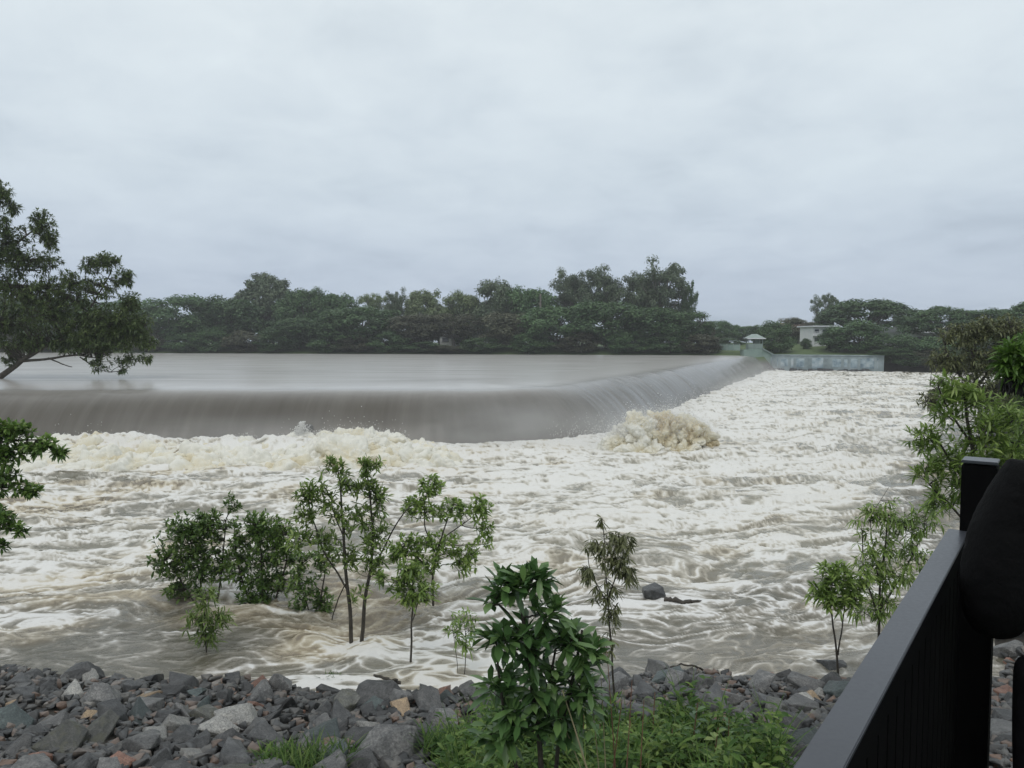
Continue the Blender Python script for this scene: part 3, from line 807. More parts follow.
def plant(name, label, cat, group, depth, stems, clumps, L, W, leaf, bark='bark_wet', bend=.2, up=.5, nl=(7, 11), hi=True, twig=.006, flat=.8, sink=.3, spread=.9, dens=1.7, extra=None):
    base = at(*stems[0][0][0][:2], depth)
    org = np.array([base[0], base[1], base[2] - sink])
    tb = TB(); lf = TB()
    samp = []
    for pts, r0, r1 in stems:
        w = np.array([at(p[0], p[1], depth + (p[2] if len(p) > 2 else 0)) for p in pts])
        if pts[0][1] >= stems[0][0][0][1] - 6: w[0, 2] -= sink
        t = np.linspace(0, len(w) - 1, (len(w) - 1) * 5 + 1)
        q = np.stack([np.interp(t, np.arange(len(w)), w[:, k]) for k in range(3)], 1)
        sc_ = depth / F
        q[1:-1] += rng.normal(size=(len(q) - 2, 3)) * sc_ * .8
        for k in range(2): q[1:-1] = (q[:-2] + 2 * q[1:-1] + q[2:]) / 4
        rad = np.interp(t, [0, len(w) - 1], [r0, r1])
        tb.tube(q - org, rad, 7)
        samp.append(q)
    S = np.concatenate(samp)
    for cl in clumps:
        px, py, rx, ry, nt_ = cl[:5]; dz = cl[5] if len(cl) > 5 else 0; up_ = cl[6] if len(cl) > 6 else up
        c = at(px, py, depth + dz)
        rad = np.array([rx, (rx + ry) / 2 * flat, ry]) * depth / F
        nt_ = int(nt_ * dens)
        u = rvec(nt_) * (rng.random(nt_) ** (1 / 2.2))[:, None]
        ends = c + u * rad
        d0 = np.linalg.norm(S - c, axis=1) + 1.2 * np.maximum(S[:, 2] - c[2] + .3 * rad[2], 0)
        sA = S[np.argmin(d0)]; lnA = np.linalg.norm(c - sA)
        SS = S
        if lnA > .35 * rad.max():
            limb = bez(sA, c + np.array([0, 0, .1 * rad[2]]), -.08 * lnA, 8)
            limb[1:-1] += rng.normal(size=(6, 3)) * .025 * lnA
            tb.tube(limb - org, np.linspace(twig * 2.2, twig * 1.1, 8), 5)
            SS = np.concatenate([S, limb[3:]])
        for e in ends:
            dd = np.linalg.norm(SS - e, axis=1) + .5 * np.maximum(SS[:, 2] - e[2] + .05, 0)
            s0 = SS[np.argmin(dd)]
            ln = np.linalg.norm(e - s0)
            tw = bez(s0, e, -.05 * ln + rng.normal() * .06 * ln, 6)
            tb.tube(tw - org, np.linspace(twig * (1 + ln * 1.5), twig * .5, 6), 4)
            n = int(rng.integers(nl[0], nl[1] + 1))
            dirn = tw[-1] - tw[-2]; dirn = dirn / (np.linalg.norm(dirn) + 1e-9)
            ax = dirn * .6 + np.array([0, 0, up_]); ax /= np.linalg.norm(ax) + 1e-9
            D = ax * .55 + rvec(n) * spread
            D /= np.linalg.norm(D, axis=1)[:, None]
            tt = rng.uniform(.55, 1, n); tt[: n // 2] = 1
            fi = tt * 5; i0 = np.minimum(fi.astype(int), 4)
            P = tw[i0] + (tw[i0 + 1] - tw[i0]) * (fi - i0)[:, None]
            N = np.array([0, 0, 1.0]) + rvec(n) * .45
            lf.leaves(P - org, D, N, L * rng.uniform(.6, 1.12, n), W * rng.uniform(.75, 1.1, n), bend, hi, np.clip(rng.random(n) * .7 + rng.random() * .3, 0, 1))
            S_new = tw[3:4]
    if extra: extra(tb, lf, org)
    e = empty(name, org, label, cat, group)
    link('trunk', tb.mesh('trunk', True), M[bark], e)
    link('foliage', lf.mesh('foliage'), M[leaf], e)
    return e

SG = 'saplings standing in the flood water'
# dark bushes at left
plant('bush', 'dark green rounded bush standing in the water, leftmost of the pair', 'bush', SG, 16.3,
      [([(205, 604), (200, 575), (190, 535)], .03, .012), ([(212, 604), (222, 570), (226, 520)], .028, .01), ([(207, 600), (180, 580), (165, 560)], .02, .008)],
      [(188, 535, 34, 26, 75), (212, 525, 24, 18, 36), (172, 562, 22, 20, 40), (205, 565, 30, 22, 60), (182, 590, 20, 9, 18), (232, 505, 8, 12, 7)], .15, .055, 'leaf_bush', sink=.5)
plant('bush', 'dark green bush with a dense top in the water, right of the leftmost bush', 'bush', SG, 16.2,
      [([(262, 606), (262, 570), (258, 525)], .03, .012), ([(268, 606), (285, 565), (290, 535)], .026, .01), ([(258, 604), (238, 570), (235, 540)], .024, .01)],
      [(256, 530, 30, 22, 66), (280, 545, 26, 26, 60), (240, 560, 20, 26, 44), (268, 580, 32, 20, 60), (258, 598, 24, 7, 20)], .15, .055, 'leaf_bush', sink=.5)
plant('bush', 'low sparse leafy bush in the water beside the double trunked sapling', 'bush', SG, 15.6,
      [([(318, 622), (322, 590), (330, 545)], .022, .01), ([(314, 622), (305, 595), (298, 580)], .016, .008)],
      [(302, 592, 16, 20, 26), (322, 602, 14, 12, 18), (300, 565, 14, 16, 14), (322, 560, 16, 20, 16)], .14, .05, 'leaf_bush', sink=.4)
# small pale sapling at left
plant('sapling', 'small pale leaved sapling leaning in the shallows at left', 'sapling', SG, 13.3,
      [([(207, 664), (206, 640), (204, 612), (205, 590)], .014, .007), ([(202, 664), (207, 645), (216, 625)], .01, .005)],
      [(204, 598, 12, 14, 14), (218, 618, 16, 12, 16), (196, 620, 14, 12, 12), (208, 635, 14, 10, 12)], .19, .035, 'leaf_sapling', bend=.35, up=.3, nl=(6, 9), twig=.004)
# the tall double trunked sapling
plant('sapling', 'tall slender sapling with two bare dark trunks rising from the churned water', 'sapling', SG, 13.75,
      [([(352, 649), (350, 610), (346, 570), (343, 530), (341, 495), (338, 470)], .042, .012),
       ([(359, 646), (364, 605), (371, 570), (374, 530), (370, 490), (366, 468)], .04, .012),
       ([(371, 572, .1), (385, 545, .2), (399, 520, .3), (410, 506, .4)], .02, .01),
       ([(349, 595), (340, 575), (322, 550), (311, 515), (309, 500)], .02, .009),
       ([(332, 620, .4), (338, 600, .3), (345, 585, .1)], .012, .012),
       ([(344, 540), (334, 512), (330, 495)], .014, .008)],
      [(330, 466, 14, 9, 13), (370, 464, 13, 9, 13), (311, 492, 17, 13, 24), (345, 482, 12, 12, 12), (362, 488, 16, 14, 20), (378, 500, 12, 16, 16), (330, 505, 14, 14, 14),
       (305, 515, 14, 14, 14), (352, 520, 22, 18, 22), (376, 535, 16, 22, 26), (320, 540, 18, 18, 20), (345, 560, 22, 16, 20), (372, 565, 14, 16, 18), (300, 540, 12, 14, 10), (360, 595, 10, 14, 5)],
      .17, .044, 'leaf_sapling', bend=.18, up=.7, nl=(6, 9), twig=.0045, sink=.4, dens=1.75)
plant('sapling', 'sapling with an open many branched crown behind the lollipop sapling', 'sapling', SG, 15.9,
      [([(434, 604), (432, 580), (436, 555), (446, 525), (455, 500)], .028, .01), ([(436, 555), (425, 530), (425, 500), (430, 480)], .018, .007), ([(440, 540), (462, 525), (478, 512)], .015, .007), ([(434, 575), (410, 550), (400, 540)], .014, .007)],
      [(430, 487, 15, 12, 18), (422, 506, 20, 14, 26), (452, 512, 15, 14, 18), (478, 508, 15, 12, 20), (482, 530, 12, 14, 10), (440, 545, 26, 16, 30), (408, 545, 18, 14, 20), (466, 558, 16, 20, 22), (424, 565, 22, 10, 16), (395, 555, 10, 14, 8), (489, 540, 5, 10, 3)],
      .15, .055, 'leaf_sapling', bend=.2, nl=(7, 10), twig=.005, sink=.4, dens=2.0)
plant('sapling', 'lollipop shaped sapling with one straight bare stem, right of the double trunks', 'sapling', SG, 12.9,
      [([(410, 668), (411, 640), (412, 610), (413, 575)], .022, .01), ([(411, 625), (417, 605), (423, 590)], .01, .006)],
      [(412, 572, 15, 13, 22), (400, 588, 14, 12, 14), (424, 590, 14, 13, 15), (412, 600, 14, 8, 10), (385, 578, 8, 8, 5)], .17, .045, 'leaf_sapling', bend=.3, nl=(7, 10), twig=.004)
plant('sapling', 'thin wispy sapling in foam just left of the broad leaved plant', 'sapling', SG, 12.4,
      [([(464, 664), (466, 640), (464, 620)], .008, .004), ([(458, 660), (455, 640), (452, 625)], .006, .003)],
      [(463, 618, 13, 8, 10), (455, 632, 11, 8, 8), (472, 630, 10, 10, 8), (463, 645, 8, 8, 5)], .17, .03, 'leaf_sapling', bend=.45, up=.1, nl=(5, 8), twig=.003)
# shrubs on the right
plant('sapling', 'twin stemmed sapling with a round crown of pointed leaves on the right stones', 'sapling', 'saplings on the right bank', 11.7,
      [([(838, 688), (837, 650), (833, 620), (828, 595)], .02, .01), ([(838, 655), (843, 620), (846, 595)], .013, .008)],
      [(836, 575, 18, 14, 26), (822, 592, 13, 13, 16), (852, 592, 12, 14, 16), (838, 600, 18, 12, 20), (862, 580, 8, 10, 6)], .17, .042, 'leaf_sapling', bend=.3, nl=(8, 11), twig=.004, sink=.1)
plant('shrub', 'tall leafy shrub with drooping leaves at the water beside the railing', 'shrub', 'saplings on the right bank', 12.6,
      [([(878, 660), (880, 600), (885, 550), (888, 515)], .026, .01), ([(880, 610), (905, 570), (925, 530)], .02, .009), ([(879, 620), (862, 570), (862, 530)], .018, .008), ([(880, 590), (868, 520), (889, 487)], .01, .003)],
      [(868, 515, 14, 14, 16), (890, 512, 18, 14, 22), (905, 530, 20, 18, 26), (880, 545, 26, 20, 40), (868, 570, 18, 18, 24), (895, 575, 26, 18, 40), (880, 600, 22, 14, 24), (925, 515, 20, 18, 24), (862, 612, 10, 6, 6), (880, 615, 12, 6, 8), (920, 555, 18, 16, 20)],
      .17, .034, 'leaf_sapling', bend=.55, up=.1, nl=(6, 9), twig=.004, sink=.5, dens=1.3)
plant('tree', 'young tree with long narrow leaves rising behind the railing post', 'tree', 'saplings on the right bank', 8.6,
      [([(990, 640), (985, 540), (975, 470), (968, 420), (962, 390)], .035, .012), ([(980, 505), (950, 460), (930, 430)], .018, .008), ([(985, 530), (1010, 460), (1030, 420)], .022, .01), ([(972, 445), (945, 405), (938, 385)], .014, .007), ([(982, 540), (945, 500), (925, 480)], .016, .007)],
      [(955, 390, 22, 16, 26), (975, 405, 24, 18, 26), (945, 415, 16, 14, 14), (925, 440, 18, 16, 20), (945, 465, 24, 18, 24), (990, 430, 28, 22, 36), (1012, 420, 22, 26, 26), (970, 450, 28, 24, 36), (1000, 465, 26, 20, 30), (925, 470, 16, 12, 12), (940, 500, 18, 16, 18), (960, 485, 24, 18, 24), (1015, 455, 16, 20, 16), (980, 510, 24, 20, 16)],
      .16, .030, 'leaf_sapling', bend=.25, up=.6, nl=(7, 10), twig=.004, sink=1.0, dens=1.15)
def pods(tb, lf, org):
    for (px, py) in [(1004, 384), (1009, 386), (1014, 385), (1022, 388), (1028, 388)]:
        c = at(px, py - 8, 7.0) - org
        n = 7
        lf.leaves(np.repeat(c[None], n, 0) + rng.normal(size=(n, 3)) * .015, np.array([0, 0, -1.0]) + rvec(n) * .25, rvec(n), .16, .05, 0, True, np.zeros(n))
e = plant('tree', 'bright green spray of leaves over dark dead ones at the right frame edge', 'tree', 'saplings on the right bank', 7.0,
      [([(1090, 640), (1075, 520), (1050, 440), (1030, 390), (1020, 365)], .04, .01), ([(1045, 430), (1060, 380), (1065, 340)], .016, .008)],
      [(1012, 355, 14, 14, 16), (1022, 370, 20, 12, 20), (1040, 350, 20, 22, 24), (1062, 345, 20, 24, 20), (1052, 380, 24, 18, 16)], .17, .03, 'leaf_bright', bend=.3, nl=(8, 12), twig=.004, sink=1.2)
td = TB(); pods(None, td, np.array(e.location)); link('dead_leaves', td.mesh('dead_leaves'), M['leaf_dead'], e)
plant('tree', 'sparse olive brown tree on the near bank beyond the railing', 'tree', 'trees on the near bank', 37.5,
      [([(985, 432), (980, 400), (975, 370), (970, 345)], .14, .04), ([(980, 400), (950, 365), (945, 345)], .07, .02), ([(978, 385), (1005, 350), (1010, 330)], .07, .02), ([(982, 410), (950, 395), (930, 385)], .06, .02)],
      [(960, 335, 22, 12, 60), (985, 330, 24, 14, 70), (1010, 330, 24, 16, 70), (945, 360, 18, 14, 50), (975, 360, 28, 18, 90), (1005, 360, 24, 18, 80), (955, 390, 26, 16, 70), (990, 390, 26, 18, 80), (930, 400, 14, 10, 24)],
      .32, .09, 'leaf_olive', bark='bark', bend=.4, up=.2, nl=(7, 10), hi=False, twig=.012, sink=.8)
# drooping sapling in front of the water
plant('sapling', 'drooping olive leaved sapling with a wispy crown right of the broad leaved plant', 'sapling', 'plants on the near bank', 9.2,
      [([(618, 735), (614, 690), (610, 640), (607, 590), (605, 545), (602, 518)], .016, .004), ([(608, 600), (620, 565), (628, 548)], .009, .004), ([(608, 605), (590, 570), (586, 550)], .008, .004)],
      [(598, 545, 14, 10, 12), (620, 540, 14, 14, 20), (612, 560, 18, 12, 18), (585, 570, 8, 12, 8), (628, 572, 12, 10, 14), (604, 590, 14, 14, 14), (612, 612, 10, 18, 10), (602, 520, 3, 6, 2), (607, 640, 8, 12, 5)],
      .13, .024, 'leaf_olive', bend=.2, up=-1.1, nl=(6, 9), twig=.003, spread=.55, sink=.1)
# broad leaved foreground plant
plant('shrub', 'glossy broad leaved dark green shrub in the foreground centre', 'shrub', 'plants on the near bank', 5.2,
      [([(545, 800), (540, 740), (532, 680), (524, 630), (520, 598)], .022, .011), ([(550, 800), (560, 730), (575, 670), (582, 630)], .018, .008), ([(535, 800), (510, 740), (500, 690), (496, 640)], .016, .007), ([(525, 640), (508, 612), (494, 600)], .009, .006), ([(540, 720), (552, 670), (560, 630)], .012, .007)],
      [(512, 584, 20, 10, 9, 0, 2.4), (535, 578, 16, 8, 7, 0, 2.4), (490, 604, 8, 6, 2, 0, .6), (545, 612, 18, 12, 6), (505, 640, 20, 16, 6), (530, 640, 24, 18, 9), (570, 640, 18, 14, 8), (588, 655, 14, 18, 6), (500, 680, 20, 16, 6), (545, 680, 26, 18, 10), (580, 690, 18, 18, 7), (520, 715, 34, 18, 12), (560, 725, 36, 18, 12), (500, 735, 26, 14, 9), (495, 640, 12, 10, 3)],
      .19, .062, 'leaf_big', bend=.24, up=.55, dens=2.3, nl=(3, 5), twig=.004, sink=.3, spread=1.0)
# overhanging branches at the left edge
plant('tree', 'dark leaved branches of a bank tree hanging in from the left frame edge', 'tree', 'trees on the near bank', 11.5,
      [([(-90, 690), (-85, 600), (-80, 500), (-70, 430), (-60, 380)], .13, .06), ([(-82, 520), (-40, 480), (0, 440), (45, 440)], .05, .008), ([(-84, 560), (-45, 520), (-5, 485), (30, 490)], .04, .008), ([(-86, 600), (-50, 560), (-10, 525), (10, 530)], .035, .008), ([(-70, 430), (-40, 400), (-30, 380)], .05, .02)],
      [(10, 432, 24, 12, 40), (40, 446, 24, 9, 26), (58, 452, 11, 4, 8), (5, 455, 20, 14, 30), (5, 482, 16, 14, 24), (30, 489, 13, 7, 14), (0, 520, 16, 12, 20), (18, 530, 8, 8, 7), (2, 545, 6, 5, 4), (-40, 430, 40, 40, 90), (-60, 380, 50, 40, 90), (-40, 500, 40, 40, 70)],
      .13, .05, 'leaf_bush', bark='bark', bend=.2, nl=(7, 10), twig=.006, sink=.4)

# left tree standing in the pool
lt_cl = [(2, 192, 12, 12, 26), (-20, 205, 30, 26, 70), (12, 205, 10, 10, 16), (42, 226, 14, 17, 42), (50, 240, 9, 12, 20), (8, 240, 22, 26, 80), (25, 262, 30, 16, 70), (-30, 260, 40, 40, 150), (50, 262, 14, 8, 14),
         (90, 266, 10, 9, 20), (108, 262, 16, 10, 34), (124, 278, 11, 12, 26), (100, 288, 22, 14, 34), (70, 285, 26, 16, 60), (30, 295, 40, 22, 130), (128, 300, 10, 14, 22), (136, 302, 5, 10, 8), (60, 315, 46, 20, 140), (112, 322, 30, 20, 150), (95, 335, 40, 14, 120), (0, 325, 40, 22, 120), (138, 328, 16, 16, 60),
         (95, 344, 55, 8, 110), (30, 342, 40, 8, 60), (148, 343, 10, 6, 10), (100, 362, 16, 9, 16), (128, 360, 12, 8, 14), (146, 358, 8, 4, 7), (122, 370, 5, 6, 4), (10, 360, 10, 10, 10), (-60, 330, 50, 40, 160), (-70, 240, 50, 50, 160)]
plant('tree', 'large spreading tree standing in the flooded pool at the left frame edge', 'tree', None, 55,
      [([(-38, 392), (-34, 350), (-28, 300), (-20, 250), (-10, 205)], .5, .08), ([(-12, 384), (5, 374), (22, 360), (40, 350), (58, 340)], .24, .12), ([(24, 361), (50, 358), (75, 355), (96, 358)], .11, .04), ([(48, 358), (60, 364), (72, 367)], .06, .03), ([(80, 357), (95, 368), (108, 372)], .05, .02), ([(58, 340), (90, 310), (112, 270)], .12, .03),
       ([(-28, 300), (10, 285), (60, 290), (100, 320)], .2, .04), ([(-24, 270), (10, 250), (40, 225)], .16, .03), ([(58, 340), (100, 335), (140, 330)], .1, .03), ([(-40, 392), (-70, 340), (-80, 260)], .3, .08), ([(-38, 392), (-20, 388), (-12, 384)], .3, .24)],
      lt_cl, .34, .10, 'leaf_left', bark='bark', bend=.3, up=.2, nl=(13, 18), hi=False, twig=.012, dens=2.1, sink=.6, spread=1.1)

# ------------------------------------------------------------------ weeds and grass
def blades(tb, P, H, lean, w):
    n = len(P)
    az = rng.uniform(0, 2 * np.pi, n)
    dx = np.stack([np.cos(az), np.sin(az), np.zeros(n)], 1); sd = np.stack([-np.sin(az), np.cos(az), np.zeros(n)], 1)
    vs = []
    for t, ww in ((0, 1), (.4, .9), (.75, .6), (1, .06)):
        c = P + np.array([0, 0, 1.0]) * (H * (t - .25 * t * t * lean))[:, None] + dx * (H * lean * t * t * .9)[:, None]
        vs += [c - sd * w[:, None] * ww, c + sd * w[:, None] * ww]
    V = np.stack(vs, 1).reshape(-1, 3)
    tt = np.array([(0, 1, 3), (0, 3, 2), (2, 3, 5), (2, 5, 4), (4, 5, 7), (4, 7, 6)])
    tb.add(V, (tt[None] + (np.arange(n) * 8)[:, None, None]).reshape(-1, 3), np.repeat(rng.random(n), 8))
def scatter(n, f):
    out = []
    while len(out) < n:
        y_ = rng.uniform(4.5, 9.4); x_ = rng.uniform(-2.2, 4.5)
        if rng.random() < f(x_, y_): out.append((x_, y_))
    out = np.array(out); return np.column_stack([out, terrain(out[:, 0], out[:, 1])])
def dens(x_, y_):
    px = 512 + 760 * x_ / y_
    e = 1.0 if 440 < px < 790 else 0.0
    top = 8.9 + .3 * math.sin(px * .05) - .9 * max(0, (px - 700) / 80) - .5 * max(0, (480 - px) / 40)
    return e * (1 if y_ < top else math.exp(-(y_ - top) / .15))
tb = TB()
P = scatter(4800, dens); n = len(P)
pat = np.clip(.75 + .9 * pn2(P[:, 0] * 1.6, P[:, 1] * 1.6, 5), .35, 1.5)
blades(tb, P, rng.uniform(.15, .75, n) * pat, rng.uniform(.2, 1.0, n), rng.uniform(.004, .011, n))
P = scatter(4200, dens); n = len(P)
hh = rng.uniform(.1, .62, n) * np.clip(.75 + .9 * pn2(P[:, 0] * 1.6, P[:, 1] * 1.6, 5), .35, 1.5)
for k in range(5):
    D = rvec(n); D[:, 2] = np.abs(D[:, 2]) * .6
    tb.leaves(P + np.column_stack([rng.normal(size=n) * .03, rng.normal(size=n) * .03, hh * rng.uniform(.5, 1, n)]), D, np.array([0, 0, 1.0]) + rvec(n) * .3, rng.uniform(.06, .2, n), rng.uniform(.02, .065, n), .35, True)
tag(link('weeds', tb.mesh('weeds'), M['grass']), 'tangle of grass and green weeds along the bottom of the frame', None, None, 'stuff')

def tuft(label, px, py, n, rad, h):
    p = on_ground(px, py)
    tb = TB()
    q = np.clip(rng.normal(size=(n, 2)), -1.5, 1.5) * rad
    P = np.column_stack([q, terrain(p[0] + q[:, 0], p[1] + q[:, 1]) - terrain(p[0], p[1]) + .05])
    blades(tb, P, rng.uniform(.5, 1, n) * h, rng.uniform(.4, 1.3, n), rng.uniform(.006, .013, n))
    o = link('grass_tuft', tb.mesh('grass_tuft'), M['grass'], None, (p[0], p[1], float(terrain(p[0], p[1]))))
    tag(o, label, 'grass tuft', 'grass tufts among the rocks')
tuft('wide bright grass tuft on the stones at the bottom of the frame', 312, 774, 420, .26, .34)
tuft('small grass sprig left of the wide bright tuft', 275, 764, 120, .12, .22)
tuft('tiny yellow green tuft at the water behind the squat dark rock', 332, 686, 120, .09, .22)
tuft('grass tuft at the left end of the weeds beside the grey slab', 448, 758, 300, .18, .38)

def herb(label, px, py, n, L, W, hgt, mat='leaf_big'):
    p = on_ground(px, py); g = float(terrain(p[0], p[1]))
    e = empty('weed_plant', (p[0], p[1], g), label, 'plant', 'broad leaved weeds in the grass')
    tb = TB(); lf = TB()
    top = np.array([rng.normal() * .04, rng.normal() * .04, hgt])
    st = bez(np.array([0, 0, -.05]), top, .02, 8); tb.tube(st, np.linspace(.009, .004, 8), 6)
    for i in range(n):
        t = .45 + .55 * (i + .5) / n
        a = i * 2.4
        D = np.array([[math.cos(a), math.sin(a), .35 + .5 * t]])
        lf.leaves(np.array([st[int(t * 7)]]), D, np.array([[0, 0, 1.0]]) + rvec(1) * .2, L * (1.15 - .4 * t), W * (1.15 - .3 * t), .45)
    link('stem', tb.mesh('stem', True), M['red_stem'], e); link('foliage', lf.mesh('foliage'), M[mat], e)
herb('broad leaved weed with one pale upright leaf beside the drooping sapling', 652, 745, 6, .2, .075, .62, 'leaf_sapling')
herb('dark broad leaved weed in the middle of the grass', 668, 772, 9, .2, .08, .45)
herb('tall broad leaved weed right of the drooping sapling', 712, 775, 9, .2, .075, .5, 'leaf_sapling')
herb('low broad leaved weed near the railing', 745, 785, 9, .16, .06, .36, 'leaf_sapling')
herb('broad leaved weed at the foot of the foreground shrub', 560, 780, 10, .17, .07, .42)
herb('broad leaved weed at the left end of the weeds', 478, 775, 9, .17, .06, .42, 'leaf_sapling')

herb('leaning broad leaved weed rising over the rocks left of the foreground shrub', 462, 752, 8, .17, .06, .5, 'leaf_sapling')
herb('tallest broad leaved weed between the drooping sapling and the railing', 690, 765, 10, .2, .07, .72)
herb('bright broad leaved weed close to the railing foot', 780, 772, 8, .16, .055, .42, 'leaf_sapling')
herb('pale broad leaved weed just right of the drooping sapling stem', 634, 768, 8, .17, .06, .5, 'leaf_sapling')
herb('broad leaved weed in the gap between shrub and drooping sapling', 600, 775, 8, .18, .065, .55)
herb('broad leaved weed between the two tall weeds on the right', 728, 762, 8, .17, .06, .5)
herb('spindly broad leaved weed right of the foreground shrub foot', 582, 762, 8, .16, .05, .7, 'leaf_sapling')
herb('stunted broad leaved weed behind the bright one by the railing', 765, 752, 7, .14, .05, .3)

def canes(name, label, pts, mat, r=.006):
    b0 = at(*pts[0][0])
    tb = TB()
    for (a, c) in pts:
        tb.tube(bez(at(*a), at(*c), rng.uniform(-.03, .03), 8) - b0, np.linspace(r, r * .5, 8), 6)
    tag(link(name, tb.mesh(name, True), M[mat], None, b0), label, 'stalks', 'dry stalks in the weeds')
canes('dry_stalk', 'pale bent dry cane leaning left out of the weeds', [((590, 780, 5.0), (562, 690, 5.1))], 'cane', .008)
canes('dry_stalk', 'cluster of thin pale stalks right of the bent cane', [((600, 780, 5.2), (592, 700, 5.2)), ((606, 780, 5.3), (600, 660, 5.4)), ((585, 780, 5.1), (548, 690, 5.2))], 'cane', .005)
canes('dry_stalk', 'thin reddish stalks rising beside the drooping sapling', [((616, 780, 5.6), (606, 640, 5.6)), ((626, 780, 5.7), (632, 680, 5.8)), ((640, 780, 5.6), (644, 700, 5.7)), ((612, 780, 5.6), (622, 700, 5.6))], 'red_stem', .005)

# ------------------------------------------------------------------ drift in the water
def drift(name, label, cat, pts, r0, r1, wob=.02, branches=()):
    w = np.array(pts, float); b0 = w[0].copy()
    t = np.linspace(0, len(w) - 1, 14); q = np.stack([np.interp(t, np.arange(len(w)), w[:, k]) for k in range(3)], 1)
    q[1:-1] += rng.normal(size=(12, 3)) * wob
    tb = TB(); tb.tube(q - b0, np.linspace(r0, r1, 14) * rng.uniform(.85, 1.15, 14), 8)
    for i, off_ in branches:
        s = q[i]; tb.tube(bez(s, s + np.array(off_), .02, 5) - b0, np.linspace(r1, r1 * .4, 5), 5)
    tag(link(name, tb.mesh(name, True), M['bark_wet'], None, b0), label, cat)
p = on_plane(652, 598, 0)
v, f = rock_mesh(900)
v = v * .28; me = mesh_arrays('boulder', v, [f])
tag(link('boulder', me, M['rock_dark'], None, (p[0], p[1], .12)), 'dark rounded boulder breaking the surface in mid stream', 'rock')
drift('log', 'half sunk dark log lying beside the mid stream boulder', 'log', [on_plane(664, 599, .10), on_plane(684, 601, .12), on_plane(708, 604, .02)], .06, .03)
drift('branch', 'thin curved branch caught at the water near the right stones', 'branch', [on_plane(668, 668, .1), on_plane(682, 664, .2), on_plane(698, 667, .12), on_plane(704, 671, .0)], .014, .02, .008)
drift('stick', 'short black stick lying at the water below the double trunks', 'stick', [on_plane(374, 675, .16), on_plane(386, 679, .14), on_plane(401, 683, .1)], .02, .03, .008, [(9, (.1, -.05, .05))])
p = at(308, 427, 41.35)
v, f = rock_mesh(904)
tag(link('boulder', mesh_arrays('boulder', v * np.array([.42, .3, .34]), [f]), M['rock_dark'], None, tuple(p)), 'dark stone showing through the falling sheet behind a plume of splash', 'rock')

# ------------------------------------------------------------------ far trees
def far_tree(kind, seed):
    r_ = np.random.default_rng(seed)
    cl = []
    if kind == 'dome':
        n = 95; c0 = np.array([0, 0, .53]); R0 = np.array([.43, .43, .40]); cr = (.09, .15); npc = 150; ls = .042; zmin = .06
    elif kind == 'umbrella':
        n = 95; c0 = np.array([0, 0, .42]); R0 = np.array([.44, .44, .5]); cr = (.07, .12); npc = 150; ls = .036; zmin = .42
    elif kind == 'open':
        n = 84; c0 = np.array([0, 0, .64]); R0 = np.array([.42, .42, .32]); cr = (.06, .11); npc = 150; ls = .028; zmin = .3
    else:
        n = 70; c0 = np.array([0, 0, .42]); R0 = np.array([.42, .42, .47]); cr = (.1, .17); npc = 140; ls = .048; zmin = .02
    while len(cl) < n:
        u = r_.normal(size=3); u /= np.linalg.norm(u)
        s = r_.uniform(.3, 1) if kind == 'open' else (r_.uniform(.84, 1) if kind == 'umbrella' else r_.uniform(.68, 1))
        p = c0 + u * R0 * s * (1 + .13 * r_.normal() * (.35 if kind == 'umbrella' else .7))
        if p[2] < zmin: continue
        cl.append((p, r_.uniform(*cr)))
    lf = TB(); tb = TB()
    fl = .62 if kind in ('umbrella', 'open') else .75
    for p, cr_ in cl:
        u = r_.normal(size=(npc, 3)); u /= np.linalg.norm(u, axis=1)[:, None]
        P = p + u * np.array([cr_, cr_, cr_ * fl]) * (r_.random(npc) ** .45)[:, None]
        D = r_.normal(size=(npc, 3)); D /= np.linalg.norm(D, axis=1)[:, None]
        N = u * .7 + np.array([0, 0, .6]) + r_.normal(size=(npc, 3)) * .4
        D = D - N * (np.einsum('ij,ij->i', D, N) / np.einsum('ij,ij->i', N, N))[:, None]
        lf.leaves(P, D, N, ls * r_.uniform(.7, 1.3, npc), ls * .55 * r_.uniform(.7, 1.3, npc), .2, False, np.clip(r_.random(npc) * .6 + r_.random() * .4, 0, 1))
    tz = {'dome': .45, 'umbrella': .42, 'open': .7, 'bush': .3}[kind]
    tr = bez(np.array([0, 0, -.06]), np.array([.03, .02, tz]), 0, 6); tr[1:-1, :2] += r_.normal(size=(4, 2)) * .012
    tb.tube(tr, np.linspace(.028, .014, 6) * (1.3 if kind == 'umbrella' else .8), 7)
    for p, cr_ in cl[:34 if kind in ('open', 'umbrella') else 14]:
        s = tr[int(np.clip((p[2] - .12) / tz * 5 * .7, 2, 5))]
        b_ = bez(s, p, -.03, 5); tb.tube(b_, np.linspace(.010, .003, 5), 5)
    return tb.mesh('trunk', True), lf.mesh('crown')
TREE = {(k, s): far_tree(k, 1000 + 17 * i + s) for i, k in enumerate(('dome', 'umbrella', 'open', 'bush')) for s in range(3)}
